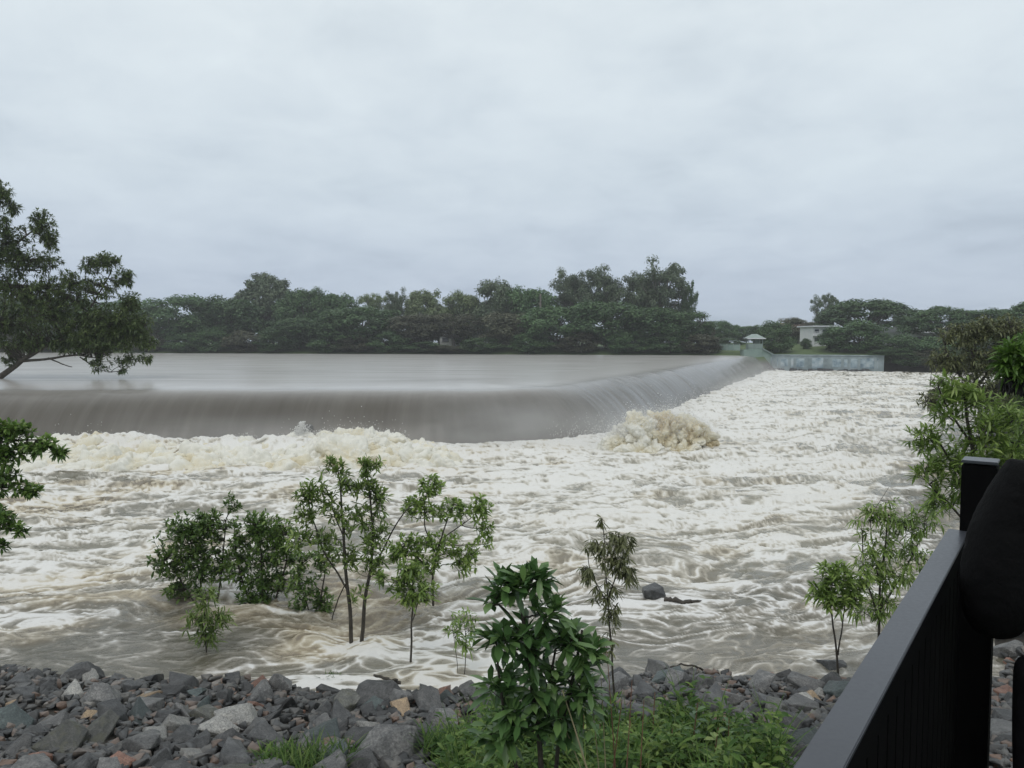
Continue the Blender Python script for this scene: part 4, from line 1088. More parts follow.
def place_tree(name, label, cat, px, top, w, off_, kind, leaf='leaf_far', group='trees on the far bank', bark='bark', k=None):
    """off_: metres behind the far waterline"""
    a = (px - 512.0) / F
    yy = 150.0
    for _ in range(20): yy = float(farbank(np.array(a * yy))) + off_
    xx = a * yy
    g = float(terrain(xx, yy))
    zt = at(px, top, yy)[2]
    h_ = (zt - g) / .945
    e = empty(name, (xx, yy, g), label, cat, group, rz=rng.uniform(0, 6.28))
    ww = w / F * yy * (1.2 if kind == 'open' else 1.06)
    e.scale = (ww, ww, h_)
    tm, cm = TREE[(kind, int(rng.integers(0, 3)) if k is None else k)]
    for nm, me, mt in (('trunk', tm, M[bark]), ('crown', cm, M[leaf])):
        o = bpy.data.objects.new(nm, me); COL.objects.link(o); o.parent = e
        if len(me.materials) == 0: me.materials.append(mt)
        o.material_slots[0].link = 'OBJECT'; o.material_slots[0].material = mt
    return e
T = [
 (178, 296, 84, 7, 'dome', 'leaf_far', 'smooth dark green dome shaped tree at the left end of the far wood'),
 (232, 297, 70, 9, 'dome', 'leaf_far', 'dark tree with a broken top just right of the smooth dome tree'),
 (266, 273, 66, 22, 'umbrella', 'leaf_gum', 'tall umbrella crowned tree rising above the left part of the far wood'),
 (304, 289, 56, 16, 'dome', 'leaf_far', 'blackish round topped tree right of the tall umbrella tree'),
 (336, 292, 56, 18, 'dome', 'leaf_far', 'dark tree with a knobbly top between the umbrella tree and the pale trees'),
 (360, 306, 92, 6, 'dome', 'leaf_far', 'wide low layered dark tree in front of the pale green trees'),
 (376, 291, 34, 24, 'open', 'leaf_pale', 'pale green rounded tree, left of the three pale tops'),
 (396, 287, 26, 22, 'open', 'leaf_gum', 'narrow grey green tree in the middle of the three pale tops'),
 (425, 290, 42, 24, 'dome', 'leaf_pale', 'pale yellow green tree with a gap, right of the three pale tops'),
 (300, 318, 70, 5, 'dome', 'leaf_far', 'dark round tree at the far waterline below the blackish round top'),
 (412, 314, 64, 7, 'dome', 'leaf_far_brown', 'brownish tree at the far waterline below the pale tops'),
 (462, 292, 44, 20, 'dome', 'leaf_pale', 'olive green tree left of the dark twin topped tree'),
 (496, 281, 54, 20, 'dome', 'leaf_gum', 'dark twin topped tree near the middle of the far wood'),
 (532, 287, 58, 18, 'dome', 'leaf_far', 'broad sloping topped tree beside the bare pale trunk'),
 (455, 312, 66, 9, 'open', 'leaf_far_brown', 'loose brown green tree over the white house glimpsed across the river'),
 (512, 312, 66, 7, 'dome', 'leaf_far_brown', 'brown tinged bushy tree at the waterline left of the bare pale trunk'),
 (573, 267, 48, 22, 'open', 'leaf_gum', 'tall rounded gum, leftmost of the tall gums right of centre'),
 (604, 263, 54, 20, 'open', 'leaf_gum', 'tall gum with two tufted tops in the middle of the tall gums'),
 (640, 270, 50, 22, 'open', 'leaf_gum', 'tall airy gum just left of the tallest gum'),
 (660, 258, 62, 18, 'open', 'leaf_gum', 'tallest airy gum with sky showing through its crown'),
 (686, 278, 20, 19, 'open', 'leaf_far', 'thin dark leaning treetop on the right shoulder of the tallest gum'),
 (556, 306, 76, 6, 'dome', 'leaf_far', 'large dark green tree at the waterline below the leftmost tall gum'),
 (605, 300, 80, 7, 'dome', 'leaf_far', 'large dark green tree at the waterline below the middle tall gums'),
 (650, 306, 80, 6, 'dome', 'leaf_far', 'large dark green tree at the waterline below the tallest gum'),
 (686, 311, 58, 7, 'dome', 'leaf_far', 'round green tree at the right end of the far wood'),
 (704, 320, 24, 11, 'dome', 'leaf_far_brown', 'small rusty brown tree at the right tip of the far wood'),
 (722, 321, 34, 70, 'dome', 'leaf_far', 'distant hazy tree in the gap left of the green hut'),
 (746, 326, 34, 80, 'dome', 'leaf_far', 'distant hazy low tree behind the green hut'),
 (762, 324, 26, 75, 'open', 'leaf_far', 'distant thin tree between the green hut and the round dark tree'),
 (774, 320, 40, 7, 'bush', 'leaf_far', 'round dark green tree on the lawn right of the green hut'),
 (797, 318, 46, 34, 'dome', 'leaf_far_brown', 'brown green dome tree behind the left end of the white building'),
 (823, 291, 26, 40, 'open', 'leaf_gum', 'tall thin tree rising over the white building'),
 (868, 300, 102, 34, 'umbrella', 'leaf_far', 'wide flat topped rain tree right of the white building'),
 (857, 320, 62, 9, 'bush', 'leaf_far', 'round bushy tree on the lawn in front of the flat topped rain tree'),
 (940, 307, 74, 18, 'umbrella', 'leaf_far', 'wide dark rain tree right of the flat topped one'),
 (985, 308, 70, 20, 'umbrella', 'leaf_far', 'rain tree behind the olive brown tree on the right'),
 (1028, 303, 70, 18, 'umbrella', 'leaf_far', 'rain tree cut by the right frame edge'),
 (1100, 300, 90, 16, 'umbrella', 'leaf_far', 'rain tree beyond the right frame edge'),
 (836, 326, 34, 12, 'bush', 'leaf_far', 'small round bush in front of the right half of the white building'),
 (728, 337, 34, 22, 'bush', 'leaf_far', 'low green bush behind the walkway fence left of the hut'),
 (806, 338, 12, 14, 'bush', 'leaf_far', 'small bush on the lawn at the left corner of the white building'),
 (905, 334, 52, 5, 'bush', 'leaf_far', 'dark bush at the right end of the concrete wall'),
 (938, 336, 54, 4, 'bush', 'leaf_far', 'dark bush at the water left of the olive brown tree'),
 (975, 334, 60, 5, 'bush', 'leaf_far', 'dark waterside bush behind the olive brown tree'),
 (1015, 332, 60, 5, 'bush', 'leaf_far', 'dark waterside bush at the right frame edge'),
 (1070, 330, 80, 5, 'bush', 'leaf_far', 'dark waterside bush beyond the right frame edge'),
 (214, 304, 60, 26, 'dome', 'leaf_far', 'dark back row tree between the dome tree and the umbrella tree'),
 (284, 301, 70, 32, 'dome', 'leaf_far', 'dark back row tree behind the trunk of the tall umbrella tree'),
 (440, 306, 70, 34, 'dome', 'leaf_far', 'dark back row tree behind the white house across the river'),
 (505, 300, 80, 34, 'dome', 'leaf_far', 'dark back row tree behind the dark twin topped tree'),
 (120, 300, 70, 8, 'dome', 'leaf_far', 'dark tree across the river behind the large left tree'),
 (60, 296, 80, 9, 'dome', 'leaf_far', 'dark tree across the river hidden behind the left tree crown'),
 (0, 292, 90, 9, 'dome', 'leaf_far', 'dark tree across the river at the left frame edge'),
 (-80, 290, 100, 9, 'dome', 'leaf_far', 'dark tree across the river beyond the left frame edge'),
]
for px, top, w, off_, kind, leaf, lb in T:
    place_tree({'dome': 'tree', 'umbrella': 'rain_tree', 'open': 'gum_tree', 'bush': 'bush'}[kind], lb, 'tree' if kind != 'bush' else 'bush', px, top, w, off_, kind, leaf, bark='bark_pale' if kind == 'open' else 'bark')
under = [(150, 326, 'under the left edge of the smooth dome tree'), (186, 332, 'under the smooth dome tree'), (214, 328, 'between the dome tree and the broken topped tree'), (246, 330, 'under the broken topped tree'), (276, 334, 'under the tall umbrella tree'),
         (330, 330, 'under the knobbly dark tree'), (356, 334, 'under the wide layered tree'), (388, 331, 'under the narrow grey green tree'), (424, 341, 'under the pale yellow green tree'), (448, 345, 'in front of the white house across the river'), (484, 336, 'right of the white house across the river'),
         (534, 330, 'under the bare pale trunk'), (580, 332, 'under the leftmost tall gum'), (628, 330, 'under the airy gum'), (670, 332, 'under the tallest gum'), (700, 334, 'at the right tip of the far wood'), (100, 330, 'behind the hanging twigs of the left tree'), (50, 328, 'behind the limb of the left tree'), (5, 328, 'at the left frame edge'), (893, 348, 'right beside the end of the concrete wall'), (912, 352, 'a little right of the concrete wall'), (930, 349, 'left of the olive brown tree'), (955, 350, 'behind the olive brown tree'), (985, 350, 'behind the railing post'), (1012, 349, 'at the right frame edge')]
for i, (px, top, wh) in enumerate(under):
    place_tree('shrub', f'low dark shrub at the far waterline {wh}', 'shrub', px, top, 46, 2.0, 'bush', 'leaf_far' if i % 3 else 'leaf_far_brown', 'shrubs along the far waterline')

for px, top, w, off_, kind, lb in [(1180, 300, 90, 16, 'umbrella', 'first rain tree well beyond the right frame edge'), (1270, 305, 90, 18, 'dome', 'round tree well beyond the right frame edge'), (1370, 298, 100, 16, 'umbrella', 'second rain tree well beyond the right frame edge'),
                                   (1500, 300, 120, 18, 'dome', 'broad round tree far beyond the right frame edge'), (1160, 332, 80, 4, 'bush', 'waterside bush well beyond the right frame edge'), (1260, 332, 90, 4, 'bush', 'waterside bush farther beyond the right frame edge')]:
    place_tree('tree' if kind != 'bush' else 'bush', lb, 'tree' if kind != 'bush' else 'bush', px, top, w, off_, kind)
for x_, up_b, hh, ww, lb in [(12.5, 3.0, 2.2, 2.6, 'leafy bush on the near bank past the railing'), (16, 2.0, 2.8, 3.2, 'taller leafy bush on the near bank past the railing'), (20.5, 4, 3.4, 3.6, 'bush at the bend of the near bank'), (27, 3, 4.0, 4.4, 'large bush on the near bank behind the olive tree'),
                             (15, 9, 3.0, 3.4, 'bush up the grassy slope past the railing'), (23, 12, 4.2, 5, 'large bush up the grassy slope past the railing'), (32, 6, 4.6, 5, 'farthest bush along the near bank')]:
    y_ = float(shore(np.array(x_))) - up_b
    e = empty('bush', (x_, y_, float(terrain(x_, y_)) - .05), lb, 'bush', 'bushes on the near bank out of frame', rng.uniform(0, 6))
    e.scale = (ww, ww, hh)
    tm, cm = TREE[('bush', int(x_) % 3)]
    for nm, me, mt in (('trunk', tm, M['bark']), ('crown', cm, M['leaf_bush'])):
        o = bpy.data.objects.new(nm, me); COL.objects.link(o); o.parent = e
        o.material_slots[0].link = 'OBJECT'; o.material_slots[0].material = mt

# ------------------------------------------------------------------ far buildings and works
def bank_point(px, off_):
    a = (px - 512.0) / F; yy = 150.0
    for _ in range(20): yy = float(farbank(np.array(a * yy))) + off_
    return a * yy, yy
# bare pale trunk
bx, by = bank_point(540, 12)
tb = TB(); tb.tube(bez(np.array([0, 0, -.3]), np.array([.1, 0, at(540, 294, by)[2] - float(terrain(bx, by))]), 0, 8), np.linspace(.36, .2, 8), 9)
for a_, h_ in ((.6, 8), (2.4, 9.4), (4.4, 10.4)):
    tb.tube(bez(np.array([.05, 0, h_]), np.array([.05 + math.cos(a_), math.sin(a_), h_ + .9]), .1, 5), np.linspace(.09, .03, 5), 6)
tag(link('bare_trunk', tb.mesh('bare_trunk', True), M['bark_pale'], None, (bx, by, float(terrain(bx, by)))), 'bare pale grey trunk standing up among the dark trees', 'tree trunk')

def house(name, label, cat, px, off_, w, dpt, h_, rot, wall, roof, nwin, base=None, storeys=1, flat=False):
    x0, y0 = bank_point(px, off_)
    g = float(terrain(x0, y0)) if base is None else base
    e = empty(name, (x0, y0, g), label, cat, None, rot)
    MB().box((0, 0, h_ / 2 - .3), (w, dpt, h_ + .6)).build('wall', M[wall], e)
    if flat:
        MB().box((0, -.3, h_ + .14), (w + 1.0, dpt + 1.6, .28), bevel=.04).build('roof', M[roof], e)
    else:
        o_ = .5
        m = MB(); m.prism([(-w / 2 - o_, -dpt / 2 - o_, h_ + .003), (-w / 2 - o_, dpt / 2 + o_, h_ + .003), (-w / 2 - o_, 0, h_ + dpt * .22)], (w + 2 * o_, 0, 0)); m.build('roof', M[roof], e)
    sh = h_ / storeys
    for s in range(storeys):
        for k in range(nwin):
            wx_ = -w / 2 + (k + .5) * w / nwin
            z_ = s * sh + sh * .56
            fr = MB().box((wx_, -dpt / 2 - .03, z_), (w / nwin * .66, .09, sh * .46)).build('window', M['white_roof'], e)
            MB().box((wx_, -dpt / 2 - .082, z_), (w / nwin * .56, .02, sh * .36)).build('pane', M['glass'], fr)
    return e
hb = house('building', 'white two storey building on the lawn across the river', 'building', 817, 22, 5.2, 5.5, 3.7, .12, 'white_wall', 'white_roof', 3, storeys=2, flat=True)
m = MB()
for k in range(9): m.box((-2.5 + k * .62, -3.5, 2.3), (.05, .05, .8))
m.box((0, -3.5, 2.72), (5.1, .07, .06)).box((0, -3.15, 1.86), (5.2, .8, .14)); m.build('balcony', M['white_roof'], hb)
house('house', 'low white house glimpsed under the trees across the river', 'house', 462, 24, 11, 6, 2.8, .1, 'white_wall', 'white_roof', 4)
house('house', 'small cream house with a brown roof behind the round dark tree', 'house', 793, 40, 8, 7, 3.4, -.1, 'cream_wall', 'brown_roof', 3)
house('house', 'pale house glimpsed under the flat topped rain tree', 'house', 896, 34, 10, 6, 3.2, -.2, 'white_wall', 'white_roof', 3)
house('house', 'long pale house glimpsed under the rain trees on the right', 'house', 950, 30, 16, 6, 3.0, -.3, 'white_wall', 'white_roof', 6)

# concrete wall along the far bank below the weir
xa, ya = bank_point(772, .25); xb, yb = bank_point(884, .25)
ang = math.atan2(yb - ya, xb - xa); ln = math.hypot(xb - xa, yb - ya)
e = empty('retaining_wall', ((xa + xb) / 2, (ya + yb) / 2, 0), 'long stained concrete wall along the water below the lawn', 'wall', None, ang)
MB().box((0, 1.15, .9), (ln, 2.8, 3.9), bevel=.02).build('wall_face', M['concrete'], e)
MB().box((0, 1.1, 2.95), (ln + .2, 3.0, .2), bevel=.02).build('coping', M['concrete'], e)
for k in range(7):
    MB().box((-ln / 2 + (k + .5) * ln / 7, -.32, 1.15), (.5, .14, 3.2), bevel=.02).build('pilaster', M['concrete'], e)
for k, (t, w_) in enumerate([(.1, 2.0), (.24, 2.4), (.42, 2.0), (.62, 2.6), (.78, 2.6), (.9, 2.0)]):
    MB().box((-ln / 2 + t * ln, -.265, 1.5), (w_, .03, 1.5 + .2 * (k % 3))).build('painted_panel', M['mural'], e)
# the dark muddy ledge at its foot
m = MB()
rl = np.random.default_rng(8)
for k in range(60):
    t = rl.random(); x_ = xa + (xb - xa) * t + 6 * (t > .85); y_ = ya + (yb - ya) * t - rl.uniform(.5, 1.6)
    m.box((x_, y_, .0), (rl.uniform(.6, 1.8), rl.uniform(.4, .9), rl.uniform(.4, 1.0)), rl.uniform(-.5, .5), .08, .7)
tag(m.build('toe_rubble', M['rock_dark']), 'dark broken stone along the foot of the far concrete wall', None, None, 'stuff')

# abutment and green gauge hut
hx, hy = bank_point(748, 1.0)
e = empty('abutment', (50.2, 149.5, 0), 'pale green concrete abutment stepping down at the far end of the weir', 'abutment')
m = MB(); m.prism([(-4.6, 0, -1), (-1.0, 0, -1), (-1.0, 0, 4.0), (-4.6, 0, 4.0)], (0, 2.5, 0)); m.build('pier', M['concrete_green'], e)
m = MB(); m.prism([(-.997, .1, -1), (4.2, -1.6, -1), (4.2, -1.6, .9), (-.997, .1, 4.1)], (.25, .9, 0)); m.build('wing_wall', M['concrete_green'], e)
m = MB(); m.prism([(-1.0, -.2, 4.1), (4.3, -1.95, .9), (4.3, -1.95, 1.15), (-1.0, -.2, 4.35)], (.35, 1.3, 0)); m.build('coping', M['hut_green'], e)
m = MB(); m.prism([(.5, -.44, 1.4), (2.6, -1.13, .6), (2.6, -1.13, 1.5), (.5, -.44, 2.6)], (-.02, -.05, 0)); m.build('painted_panel', M['mural'], e)
hutx, huty, hutz = 48.0, 150.75, 4.0
e = empty('gauge_hut', (hutx, huty, hutz), 'small pale green hut with a hipped roof at the far end of the weir', 'hut')
e.scale = (.68, .68, .85)
MB().box((0, 0, .0), (4.6, 3.0, .18)).build('floor_slab', M['concrete_green'], e)
for sx_ in (-1, 1):
    for sy in (-1, 1): MB().box((sx_ * 2.0, sy * 1.25, 1.35), (.16, .16, 2.5)).build('post', M['hut_green'], e)
for c_, s_ in (((0, -1.25, .75), (3.8, .06, 1.25)), ((0, 1.25, .75), (3.8, .06, 1.25)), ((-2.0, 0, .75), (.06, 2.3, 1.25)), ((2.0, 0, .75), (.06, 2.3, 1.25))):
    MB().box(c_, s_).build('side_panel', M['hut_green'], e)
MB().box((.5, 0, 1.3), (1.4, 1.6, 2.2), bevel=.03).build('cabinet', M['hut_dark'], e)
m = MB(); z0 = 2.62
a = [(-2.7, -1.9, z0), (2.7, -1.9, z0), (2.7, 1.9, z0), (-2.7, 1.9, z0)]; t0, t1 = (-.8, 0, z0 + 1.0), (.8, 0, z0 + 1.0)
bm = m.bm; va = [bm.verts.new(p) for p in a]; v0, v1 = bm.verts.new(t0), bm.verts.new(t1)
for f_ in ((va[0], va[1], v1, v0), (va[1], va[2], v1), (va[2], va[3], v0, v1), (va[3], va[0], v0), (va[3], va[2], va[1], va[0])): bm.faces.new(f_)
m.build('roof', M['roof_green'], e)
MB().box((0, -1.93, z0 - .06), (5.4, .08, .18)).build('fascia', M['white_roof'], e)
# walkway fence leading left from the hut
fx, fy = bank_point(702, 5)
e = empty('fence', (fx, fy, float(terrain(fx, fy))), 'low pale green walkway fence left of the hut', 'fence')
ex, ey = hutx - 2.9 - fx, huty - fy
an = math.atan2(ey, ex); le = math.hypot(ex, ey)
MB().box((ex / 2, ey / 2, .55), (le, .08, 1.1), an).build('panel', M['concrete_green'], e)
MB().box((ex / 2, ey / 2, 1.25), (le, .14, .1), an).build('handrail', M['concrete_green'], e)
for k in range(7): MB().box((ex * k / 6, ey * k / 6 - .12, .6), (.12, .12, 1.3), an).build('post', M['roof_green'], e)

# ------------------------------------------------------------------ lookout deck and railing
DECK = 3.75
ra = np.array([.591, .807]); rn = np.array([.807, -.591])        # along the rail, and inward (to the right)
def rl_(y_): return np.array([-.358 + .7326 * y_, y_])            # centre line of the rail
ANG = math.atan2(ra[1], ra[0])
p_end = rl_(2.62); p_start = p_end - ra * 4.6
post_c = p_end + rn * .055 + ra * .02
MD = (p_start + p_end) / 2
e = empty('railing', (post_c[0], post_c[1], DECK), 'black steel balustrade with a flat top rail tinted with grey sky sheen at lower right', 'railing')
def rel(p, z): return (p[0] - post_c[0], p[1] - post_c[1], z)
L1 = 4.6
MB().box(rel(MD - ra * .01, 1.10 - .005), (L1 - .02, .064, .010), ANG, .002).build('top_rail', M['rail_sheen'], e)
MB().box(rel(MD - ra * .01, 1.0725), (L1 - .02, .058, .034), ANG).build('rail_channel', M['black_steel'], e)
MB().box(rel(MD, 1.03), (L1 - .06, .04, .05), ANG).build('under_rail', M['black_steel'], e)
MB().box(rel(MD, .12), (L1 - .06, .04, .05), ANG).build('bottom_rail', M['black_steel'], e)
for k in range(45):
    q = p_end - ra * (.115 + .1 * k)
    MB().box(rel(q, .575), (.092, .03, .86), ANG, .002).build('baluster', M['black_steel'], e)
MB().box(rel(post_c, .655), (.105, .105, 1.35), ANG, .004).build('post', M['black_steel'], e)
MB().box(rel(post_c, 1.341), (.107, .107, .010), ANG, .002).build('post_cap', M['rail_sheen'], e)  # thin plate in the sheen tint draws the highlight along the post top
L2 = 2.6
m0 = post_c + rn * (.056 + L2 / 2)
MB().box(rel(m0, 1.08), (L2, .064, .04), ANG - math.pi / 2, .006).build('top_rail', M['rail_sheen'], e)
MB().box(rel(m0, .12), (L2, .04, .05), ANG - math.pi / 2).build('bottom_rail', M['black_steel'], e)
for k in range(23):
    q = post_c + rn * (.19 + .1 * k)
    MB().box(rel(q, .6), (.05, .03, .92), ANG - math.pi / 2, .003).build('baluster', M['black_steel'], e)
e = empty('lookout_deck', (post_c[0], post_c[1], DECK), 'dark timber lookout deck behind the railing', 'deck')
m = MB()
for k in range(20):
    q = post_c - ra * (.02 + .145 * k) - ra * .07 + rn * (L2 / 2 - .05)
    m.box(rel(q, -.02), (.135, L2 + .1, .04), ANG, .004)
m.build('boards', M['deck'], e)
for t in (0, 1.4, 2.8):
    q = post_c - ra * (t + .1) + rn * 1.3
    MB().box(rel(q, -.13), (.06, L2, .16), ANG).build('joist', M['deck'], e)
for t, s_ in ((.15, .1), (2.8, .1), (.15, 2.4), (2.8, 2.4)):
    q = post_c - ra * t + rn * s_
    MB().box(rel(q, -1.0), (.14, .14, 1.6), ANG).build('leg', M['deck'], e)

# ------------------------------------------------------------------ person at the railing
def skin(name, pts, edges, root, mat, parent, sub=2, loc=(0, 0, 0), wrinkle=0):
    me = bpy.data.meshes.new(name)
    me.from_pydata([p[:3] for p in pts], edges, []); me.update()
    o = bpy.data.objects.new(name, me); COL.objects.link(o)
    bpy.context.view_layer.objects.active = o; o.select_set(True)
    md = o.modifiers.new('Skin', 'SKIN'); md.use_smooth_shade = True
    for i, p in enumerate(pts):
        sv = me.skin_vertices[0].data[i]
        sv.radius = (p[3], p[4] if len(p) > 4 else p[3]); sv.use_root = (i == root)
    o.modifiers.new('Sub', 'SUBSURF').levels = sub; o.modifiers['Sub'].render_levels = sub
    dg = bpy.context.evaluated_depsgraph_get()
    me2 = bpy.data.meshes.new_from_object(o.evaluated_get(dg))
    bpy.data.objects.remove(o); bpy.data.meshes.remove(me)
    if wrinkle:
        v = np.empty(len(me2.vertices) * 3, dtype=np.float32); me2.vertices.foreach_get('co', v); v = v.reshape(-1, 3).astype(float)
        n_ = np.empty(len(me2.vertices) * 3, dtype=np.float32); me2.vertices.foreach_get('normal', n_); n_ = n_.reshape(-1, 3)
        q = v * np.array([7, 7, 15]); q = q + .8 * pn3(v * 5, 3)[:, None]
        w_ = wrinkle * (np.abs(pn3(q, 7)) - .3) + wrinkle * .5 * (np.abs(pn3(q * 2.1, 9)) - .3)
        me2.vertices.foreach_set('co', (v + n_ * w_[:, None]).astype(np.float32).ravel())
    me2.name = name; me2.materials.clear()
    for p in me2.polygons: p.use_smooth = True
    return link(name, me2, mat, parent, loc)
PX, PY = 1.60, 2.03
per = empty('person', (PX, PY, DECK - .0), 'person in a bulky black jacket standing beside the railing post with one arm bent', 'person', None, -.35)
per.scale = (.97, .97, .965)
# body: pelvis, torso, neck, head, legs, arms to the pockets (x right, y forward)
body = [(0, 0, .93, .13, .10), (0, 0, 1.12, .125, .095), (0, .01, 1.32, .15, .10), (0, .0, 1.45, .08, .07), (0, .02, 1.53, .055), (0, .05, 1.60, .075, .09), (0, .045, 1.69, .085, .105), (0, .04, 1.77, .05, .06),
        (.1, 0, .86, .085), (.105, .01, .5, .055), (.11, -.02, .1, .038), (.11, .12, .035, .032),
        (-.1, 0, .86, .085), (-.105, .01, .5, .055), (-.11, -.02, .1, .038), (-.11, .12, .035, .032),
        (.19, 0, 1.42, .055), (.25, -.03, 1.13, .042), (.20, .17, .98, .032), (.15, .22, .93, .035),
        (-.19, 0, 1.42, .055), (-.25, -.03, 1.13, .042), (-.20, .17, .98, .032), (-.15, .22, .93, .035), (0, .155, 1.625, .012)]
be = [(0, 1), (1, 2), (2, 3), (3, 4), (4, 5), (5, 6), (6, 7), (0, 8), (8, 9), (9, 10), (10, 11), (0, 12), (12, 13), (13, 14), (14, 15), (2, 16), (16, 17), (17, 18), (18, 19), (2, 20), (20, 21), (21, 22), (22, 23), (5, 24)]
skin('body', body, be, 0, M['skin'], per)
jk = [(0, 0, .86, .205, .165), (0, 0, 1.05, .19, .15), (0, .01, 1.28, .2, .145), (0, 0, 1.44, .12, .1), (0, .01, 1.50, .085, .085),
      (-.2, -.005, 1.40, .098), (-.245, -.02, 1.27, .100), (-.262, -.035, 1.13, .102), (-.258, -.02, 1.0, .09), (-.22, .12, .99, .07), (-.17, .2, .95, .06),
      (.2, -.005, 1.40, .098), (.245, -.02, 1.27, .100), (.262, -.035, 1.14, .098), (.258, -.02, 1.05, .088), (.22, .12, .99, .07), (.17, .2, .95, .06)]
je = [(0, 1), (1, 2), (2, 3), (3, 4), (2, 5), (5, 6), (6, 7), (7, 8), (8, 9), (9, 10), (2, 11), (11, 12), (12, 13), (13, 14), (14, 15), (15, 16)]
skin('jacket', jk, je, 0, M['jacket'], per, 4, wrinkle=.0055)
tr_ = [(0, 0, .92, .16, .13), (.105, 0, .82, .115), (.11, .01, .5, .085), (.115, -.02, .1, .07), (-.105, 0, .82, .115), (-.11, .01, .5, .085), (-.115, -.02, .1, .07)]
skin('trousers', tr_, [(0, 1), (1, 2), (2, 3), (0, 4), (4, 5), (5, 6)], 0, M['trousers'], per)
for s in (-1, 1):
    skin('shoe', [(s * .115, -.05, .05, .05, .05), (s * .115, .06, .045, .05, .045), (s * .12, .17, .04, .045, .035)], [(0, 1), (1, 2)], 0, M['shoe'], per)
skin('hair', [(0, -.01, 1.62, .09, .08), (0, .0, 1.71, .105, .115), (0, .03, 1.78, .08, .09)], [(0, 1), (1, 2)], 1, M['hair'], per)

# ------------------------------------------------------------------ haze
def volume(name, label, V_, F_, dens, col, loc=(0, 0, 0)):
    me = bpy.data.meshes.new(name); me.from_pydata(V_, [], F_); me.update()
    m = bpy.data.materials.new(name); m.use_nodes = True; nt = m.node_tree
    nt.nodes.remove(nt.nodes['Principled BSDF'])
    pv = nt.nodes.new('ShaderNodeVolumePrincipled')
    pv.inputs['Density'].default_value = dens; pv.inputs['Color'].default_value = (*col, 1); pv.inputs['Anisotropy'].default_value = .0
    nt.links.new(pv.outputs[0], nt.nodes['Material Output'].inputs['Volume'])
    o = link(name, me, m, None, loc); tag(o, label, None, None, 'stuff')
    return o
a = [(-1600, -1600, -6), (1600, -1600, -6), (1600, 1600, -6), (-1600, 1600, -6)]; b_ = [(p[0], p[1], 40) for p in a]
volume('haze', 'thin rain haze over the river', a + b_, [(0, 3, 2, 1), (4, 5, 6, 7), (0, 1, 5, 4), (1, 2, 6, 5), (2, 3, 7, 6), (3, 0, 4, 7)], .0004, (.93, .95, 1))

def mist(label, c, rad, rz, dens):
    v, f = ICO3
    o = volume('spray_mist', label, [tuple(q) for q in v], [tuple(int(i) for i in t) for t in f], dens, (.96, .96, .96), c)
    o.scale = rad; o.rotation_euler[2] = rz
    nt = o.data.materials[0].node_tree
    pv = [n for n in nt.nodes if n.type == 'PRINCIPLED_VOLUME'][0]
    tc = nt.nodes.new('ShaderNodeTexCoord')
    ln = nd(nt, 'ShaderNodeVectorMath', operation='LENGTH'); nt.links.new(tc.outputs['Object'], ln.inputs[0])
    mr = nd(nt, 'ShaderNodeMapRange', interpolation_type='SMOOTHSTEP'); mr.inputs['From Min'].default_value = .95; mr.inputs['From Max'].default_value = .05
    mr.inputs['To Min'].default_value = 0; mr.inputs['To Max'].default_value = dens
    nt.links.new(ln.outputs['Value'], mr.inputs['Value'])
    ns_ = nd(nt, 'ShaderNodeTexNoise', Scale=2.2, Detail=3); nt.links.new(tc.outputs['Object'], ns_.inputs['Vector'])
    nr_ = nd(nt, 'ShaderNodeMapRange'); nr_.inputs['From Min'].default_value = .3; nr_.inputs['From Max'].default_value = .7; nr_.inputs['To Min'].default_value = .2; nr_.inputs['To Max'].default_value = 1.6
    nt.links.new(ns_.outputs['Fac'], nr_.inputs['Value'])
    m = nd(nt, 'ShaderNodeMath', operation='MULTIPLY'); nt.links.new(mr.outputs[0], m.inputs[0]); nt.links.new(nr_.outputs[0], m.inputs[1])
    nt.links.new(m.outputs[0], pv.inputs['Density'])
mist('fine spray drifting off the corner of the weir', (0.0, 40.2, .8), (9.5, 3.2, 3.0), .04, .14)
mist('fine spray hanging along the far section of the weir', (29.0, 95.0, 1.0), (6, 62, 3.6), -.41, .012)
mist('spray over the surges at left', (-14, 38.6, .4), (15, 3.0, 2.4), -.03, .09)
mist('spray round the big surge at the corner', (7.4, 40.2, .8), (5.4, 3.2, 2.6), .2, .2)

# ------------------------------------------------------------------ sky and light
SUN_EL, SUN_AZ = R(58), R(200)
w = bpy.data.worlds.new('World'); scene.world = w; w.use_nodes = True
nt = w.node_tree; nt.nodes.clear()
out = nt.nodes.new('ShaderNodeOutputWorld')
sky = nt.nodes.new('ShaderNodeTexSky'); sky.sky_type = 'NISHITA'; sky.sun_disc = False; sky.sun_elevation = SUN_EL; sky.sun_rotation = SUN_AZ; sky.air_density = 1.5; sky.dust_density = 4
bg1 = nt.nodes.new('ShaderNodeBackground'); bg1.inputs['Strength'].default_value = .1
nt.links.new(sky.outputs[0], bg1.inputs['Color'])
tc = nt.nodes.new('ShaderNodeTexCoord')
sx = nt.nodes.new('ShaderNodeSeparateXYZ'); nt.links.new(tc.outputs['Generated'], sx.inputs[0])
grad = ramp(nt, sx.outputs['Z'], [(0, (.46, .54, .67)), (.06, (.50, .58, .70)), (.2, (.625, .705, .775)), (.42, (.75, .82, .855)), (1, (.87, .89, .9))])
za = nd(nt, 'ShaderNodeMath', operation='ADD'); za.inputs[1].default_value = .22; nt.links.new(sx.outputs['Z'], za.inputs[0])
cx = nd(nt, 'ShaderNodeCombineXYZ')
for i, ax in enumerate('XY'):
    dv = nd(nt, 'ShaderNodeMath', operation='DIVIDE'); nt.links.new(sx.outputs[ax], dv.inputs[0]); nt.links.new(za.outputs[0], dv.inputs[1]); nt.links.new(dv.outputs[0], cx.inputs[i])
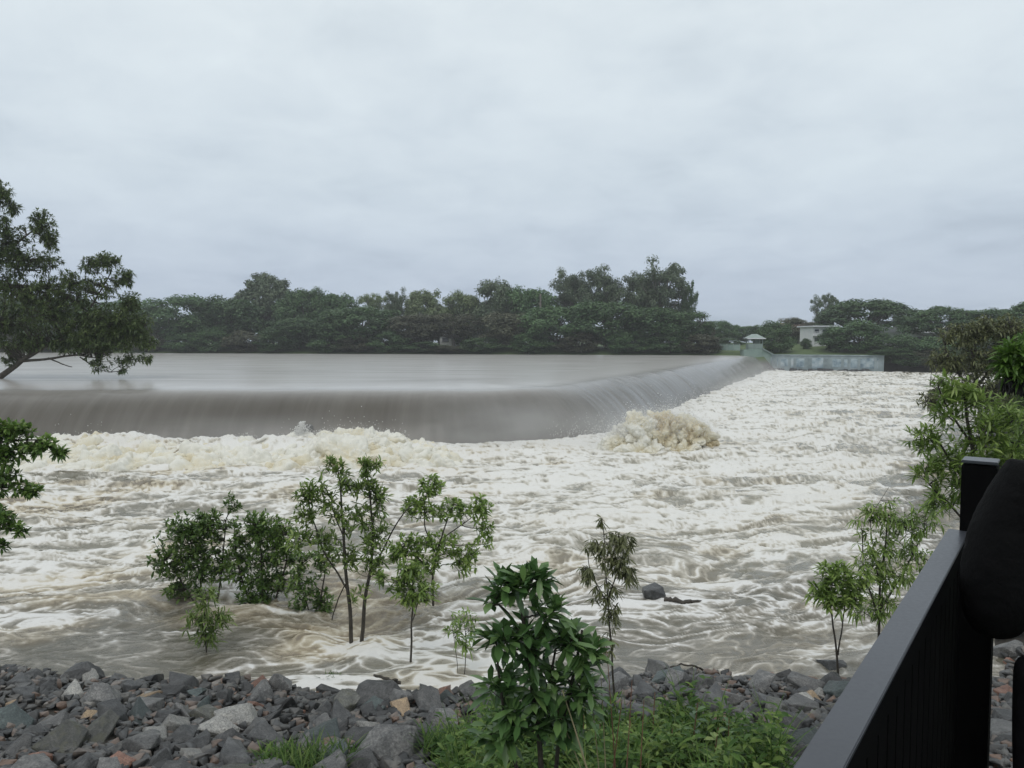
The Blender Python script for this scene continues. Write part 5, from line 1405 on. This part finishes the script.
cn = nd(nt, 'ShaderNodeTexNoise', Scale=1.5, Detail=8, Roughness=.52, Distortion=.3); nt.links.new(cx.outputs[0], cn.inputs['Vector'])
cn2 = nd(nt, 'ShaderNodeTexNoise', Scale=4.5, Detail=6, Roughness=.55, Distortion=.5); nt.links.new(cx.outputs[0], cn2.inputs['Vector'])
cm = nd(nt, 'ShaderNodeMath', operation='MULTIPLY_ADD'); cm.inputs[1].default_value = .35; nt.links.new(cn2.outputs['Fac'], cm.inputs[0])
cm2 = nd(nt, 'ShaderNodeMath', operation='MULTIPLY_ADD'); cm2.inputs[1].default_value = .65; cm2.inputs[2].default_value = 0; nt.links.new(cn.outputs['Fac'], cm2.inputs[0]); nt.links.new(cm2.outputs[0], cm.inputs[2])
cr = ramp(nt, cm.outputs[0], [(.32, (.82, .835, .86)), (.45, (.94, .947, .958)), (.54, (1.0, 1.0, 1.0)), (.68, (1.08, 1.075, 1.06))])
mu = nd(nt, 'ShaderNodeMix', data_type='RGBA', blend_type='MULTIPLY'); mu.inputs[0].default_value = 1
nt.links.new(grad, mu.inputs[6]); nt.links.new(cr, mu.inputs[7])
bg2 = nt.nodes.new('ShaderNodeBackground'); bg2.inputs['Strength'].default_value = 1.0
nt.links.new(mu.outputs[2], bg2.inputs['Color'])
ms = nt.nodes.new('ShaderNodeMixShader'); ms.inputs[0].default_value = .93
nt.links.new(bg1.outputs[0], ms.inputs[1]); nt.links.new(bg2.outputs[0], ms.inputs[2]); nt.links.new(ms.outputs[0], out.inputs['Surface'])
sd = bpy.data.lights.new('sun', 'SUN'); sd.energy = .5; sd.angle = R(25); sd.color = (1, .97, .93)
so = bpy.data.objects.new('sun', sd); COL.objects.link(so)
dirv = Vector((math.sin(SUN_AZ) * math.cos(SUN_EL), math.cos(SUN_AZ) * math.cos(SUN_EL), math.sin(SUN_EL)))
so.rotation_euler = (-dirv).to_track_quat('-Z', 'Y').to_euler()

cam = bpy.data.cameras.new('camera'); cam.sensor_width = 36; cam.lens = 36 * F / 1024; cam.clip_start = .05; cam.clip_end = 5000
co = bpy.data.objects.new('camera', cam); COL.objects.link(co); co.location = (0, 0, CAMZ); co.rotation_euler = (math.pi / 2 - PITCH, 0, 0)
scene.camera = co
vs = scene.view_settings; vs.view_transform = 'Standard'; vs.look = 'None'; vs.exposure = 0.1; vs.gamma = 1; vs.use_curve_mapping = False
cy = scene.cycles
cy.max_bounces = 6; cy.diffuse_bounces = 3; cy.glossy_bounces = 2; cy.transmission_bounces = 3; cy.volume_bounces = 1
cy.use_denoising = True
try: cy.denoiser = 'OPENIMAGEDENOISE'
except Exception: pass
